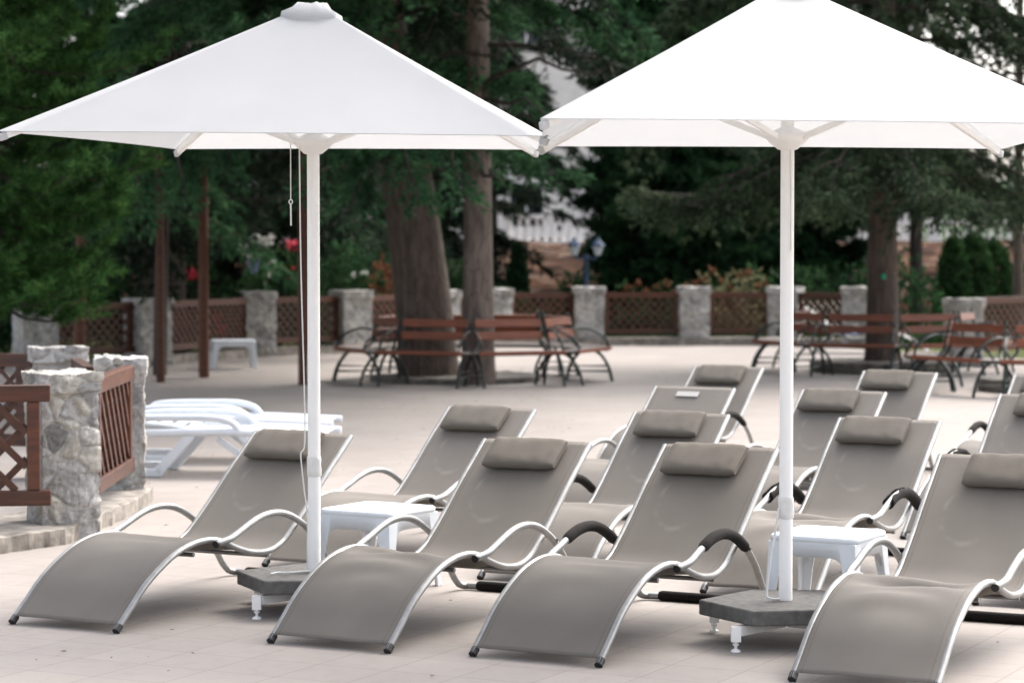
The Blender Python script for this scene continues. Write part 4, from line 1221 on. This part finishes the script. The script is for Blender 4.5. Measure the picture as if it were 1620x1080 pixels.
shrub('low_shrub', 'low green shrub left of the blue lamp post', 1.25, 47.4, .7, .5, 1.25, F_BUSH, 69, 600)
shrub('flowering_sedum', 'low plants with rust flower heads right of the lamp post pillar', 2.75, 46.0, .85, .5, 1.15, F_BUSH, 70, 500, shape='stalks', extra=[(F_RUST, 'flower_head', [(2.2 + .18 * i, 45.7 + .05 * (i % 3), 1.02 + .09 * math.sin(i * 2.1)) for i in range(8)], .10)])
shrub('flowering_sedum', 'taller plants with dry rust flower heads left of the right parasol pole', 4.15, 45.8, .75, .5, 1.35, F_DRY, 71, 420, shape='stalks', extra=[(F_RUST, 'flower_head', [(3.6 + .17 * i, 45.5 + .05 * (i % 3), 1.18 + .16 * math.sin(i * 1.7)) for i in range(8)], .09)])
shrub('green_shrub', 'arching green shrub behind the right parasol pole', 5.3, 46.6, 1.0, .6, 1.4, F_BUSH, 72, 800, shape='stalks', ln=.22)
for i, (px_, w_, t_) in enumerate(((1508, .42, 380), (1545, .5, 372), (1585, .5, 385))):
    q = px2(px_, t_, 49.0)
    shrub('thuja_column', ['light green column thuja, left of the three at right', 'light green column thuja, middle of the three at right', 'light green column thuja, right of the three at right'][i], q[0], q[1] + .4 * i, w_, w_, q[2], F_COL, 80 + i, 1200, shape='column', ln=.14, group='column thujas at right')
shrub('green_shrub', 'dark shrub below the single spruce, behind the railing', 7.2, 46.5, 1.3, .8, 1.7, F_YEW, 84, 900)
shrub('green_shrub', 'leafy shrub behind the far wall below the pine', -7.4, 39.2, 1.6, .9, 1.9, F_BUSH, 85, 1200)
shrub('green_shrub', 'dark shrub behind the leftmost far pillar', -8.8, 37.6, 1.4, .8, 1.8, F_YEW, 86, 1000)

# grass strip behind the far kerb
rng = np.random.default_rng(5)
gx = rng.uniform(-3, 9, 5000); gy = 44.85 + rng.uniform(0, .7, 5000)
P = np.stack([gx, gy, np.full(5000, -.02)], 1)
g = quad_mesh('grass', needles(rng, P, np.tile([0, 0, 1.0], (5000, 1)), 2, .22, .02, .35), F_COL)
g['kind'] = 'stuff'

# fallen needles and leaf bits on the paving
n_ = 900
lx_ = np.concatenate([rng.uniform(-3.5, 4, 110), rng.normal(-1, 4.5, n_ - 110)]); ly_ = np.concatenate([rng.uniform(8.6, 16, 110), rng.uniform(17, 36, n_ - 110)])
P = np.stack([lx_, ly_, np.full(n_, .006)], 1); a_ = rng.uniform(0, 2 * PI, n_); D = np.stack([np.cos(a_), np.sin(a_), np.zeros(n_)], 1)
s_ = np.stack([-np.sin(a_), np.cos(a_), np.zeros(n_)], 1); l_ = rng.uniform(.012, .05, (n_, 1)); w_ = l_ * rng.uniform(.12, .5, (n_, 1))
lit = quad_mesh('leaf_litter', np.stack([P, P + D * l_ * .5 + s_ * w_ / 2 + [0, 0, .004], P + D * l_, P + D * l_ * .5 - s_ * w_ / 2], 1), simple('dry_leaf', (.12, .085, .05), .9, 0, .5, 3))
lit['kind'] = 'stuff'

# -------------------------------------------- lamp post, terrace, building
lp = thing('lamp_post', 'blue double lantern lamp post behind the far wall', 'lamp post', (1.40, 45.8, 0))
MB().lathe([(.09, 0), (.09, .25), (.05, .3), (.045, 1.55), (.06, 1.6), (.03, 1.65)], 14).build('post', LAMPB, lp)
MB().tube(catmull([(-.22, 0, 1.62), (-.15, 0, 1.55), (0, 0, 1.60), (.15, 0, 1.55), (.22, 0, 1.62)], 5), .018, 8).build('cross_arm', LAMPB, lp)
for sx in (-1, 1):
    ln_ = MB().lathe([(.05, 0), (.11, .16), (.10, .17)], 6, (sx * .22, 0, 1.63), False).build('lantern', LAMPG, lp)
    MB().lathe([(.14, 0), (.12, .04), (.05, .11), (.02, .17)], 6, (sx * .22, 0, 1.80), False).build('lantern_roof', LAMPB, ln_)

def terrace(x0, x1, y, z, label):
    root = thing('balustrade', label, 'balustrade', ((x0 + x1) / 2, y, z))
    L = x1 - x0
    MB().box((0, 0, .86), (L, .26, .12)).build('handrail', BALM, root)
    MB().box((0, 0, .06), (L, .28, .14)).build('plinth', BALM, root)
    n = int(L / .26); b = MB()
    for k in range(n):
        b.lathe([(.05, 0), (.05, .05), (.035, .09), (.075, .22), (.06, .36), (.035, .50), (.05, .60), (.05, .67)], 8, (-L / 2 + (k + .5) * L / n, 0, .13))
    o = b.build('balusters', BALM, root); o['kind'] = 'stuff'
    for k in range(int(L / 3.2) + 1):
        MB().box((-L / 2 + .2 + k * 3.2, 0, .5), (.34, .34, 1.06)).build('pier', BALM, root)
    return root
terrace(-7.0, 8.0, 73.0, 1.86, 'white balustrade on top of the reddish bank')
terrace(9.5, 19.0, 74.0, 1.70, 'white balustrade seen right of the single tree')
MB().box((0, 86, .9), (80, 26, 1.9)).build('terrace', BANK)['kind'] = 'structure'

bd = thing('house', 'pale rendered house with dark windows behind the white balustrade', 'house', (2.0, 84, 1.8))
MB().box((0, 4, 5.0), (24, 8, 10.0)).build('wall', WALLM, bd)
MB().add([(-12.6, -.6, 10.0), (12.6, -.6, 10.0), (12.6, 8.6, 10.0), (-12.6, 8.6, 10.0), (-9, 4, 12.6), (9, 4, 12.6)], [(0, 1, 5, 4), (1, 2, 5), (2, 3, 4, 5), (3, 0, 4), (3, 2, 1, 0)]).build('roof', simple('red_brown_tiles', (.22, .09, .06), .8, 0, .3, 6), bd)
for fl in (0, 1, 2):
    for k in range(8):
        x = -10.5 + k * 3.0
        if fl == 0 and k == 4:
            fw = MB().box((x, -.03, 1.15), (1.2, .10, 2.3)).build('door', GLASS, bd)
        else:
            fw = MB().box((x, -.02, 1.5 + fl * 3), (1.15, .08, 1.5)).build('window', GLASS, bd)
        fm = MB()
        zc = 1.5 + fl * 3; hh = 1.5
        for dx in (-.6, .6): fm.box((x + dx, -.05, zc), (.09, .12, hh + .1))
        fm.box((x, -.05, zc + hh / 2), (1.11, .12, .09)).box((x, -.05, zc), (.06, .12, hh - .1))
        fm.build('frame', BALM, fw)

# ------------------------------------------------------------------ camera
cam = bpy.data.cameras.new('camera'); co = bpy.data.objects.new('camera', cam); COL.objects.link(co)
cam.sensor_width = 36; cam.lens = 85; cam.clip_end = 2000; cam.clip_start = .1
co.location = (0, 0, 1.76); co.rotation_euler = (R(90) - math.atan(147 / 3825), 0, 0)
cam.dof.use_dof = True; cam.dof.focus_distance = 10.9; cam.dof.aperture_fstop = 2.9; cam.dof.aperture_blades = 9
scene.camera = co

# ------------------------------------------------------------------- light
SUN_EL = R(50); SUN_AZ = R(42)      # azimuth measured clockwise from +Y (behind the trees, to the right)
w = bpy.data.worlds.new('World'); scene.world = w; w.use_nodes = True
nt = w.node_tree; bg = nt.nodes['Background']
sky = nt.nodes.new('ShaderNodeTexSky'); sky.sky_type = 'NISHITA'; sky.sun_disc = False
sky.sun_elevation = SUN_EL; sky.sun_rotation = SUN_AZ
sky.air_density = .8; sky.dust_density = 5.5; sky.ozone_density = .4
ov = nt.nodes.new('ShaderNodeHueSaturation'); ov.inputs['Saturation'].default_value = .42     # thin overcast
nt.links.new(sky.outputs[0], ov.inputs['Color']); nt.links.new(ov.outputs[0], bg.inputs[0]); bg.inputs[1].default_value = .15
sl = bpy.data.lights.new('sun', 'SUN'); sl.energy = .50; sl.angle = R(75); sl.color = (1, .985, .97)
so = bpy.data.objects.new('sun', sl); COL.objects.link(so)
dirv = Vector((math.sin(SUN_AZ) * math.cos(SUN_EL), math.cos(SUN_AZ) * math.cos(SUN_EL), math.sin(SUN_EL)))
so.rotation_euler = (-dirv).to_track_quat('-Z', 'Y').to_euler(); so.location = (8, 8, 20)

scene.view_settings.view_transform = 'Standard'; scene.view_settings.look = 'None'
scene.view_settings.exposure = 1.78; scene.view_settings.gamma = 1
scene.render.engine = 'CYCLES'
scene.cycles.max_bounces = 8; scene.cycles.transparent_max_bounces = 12
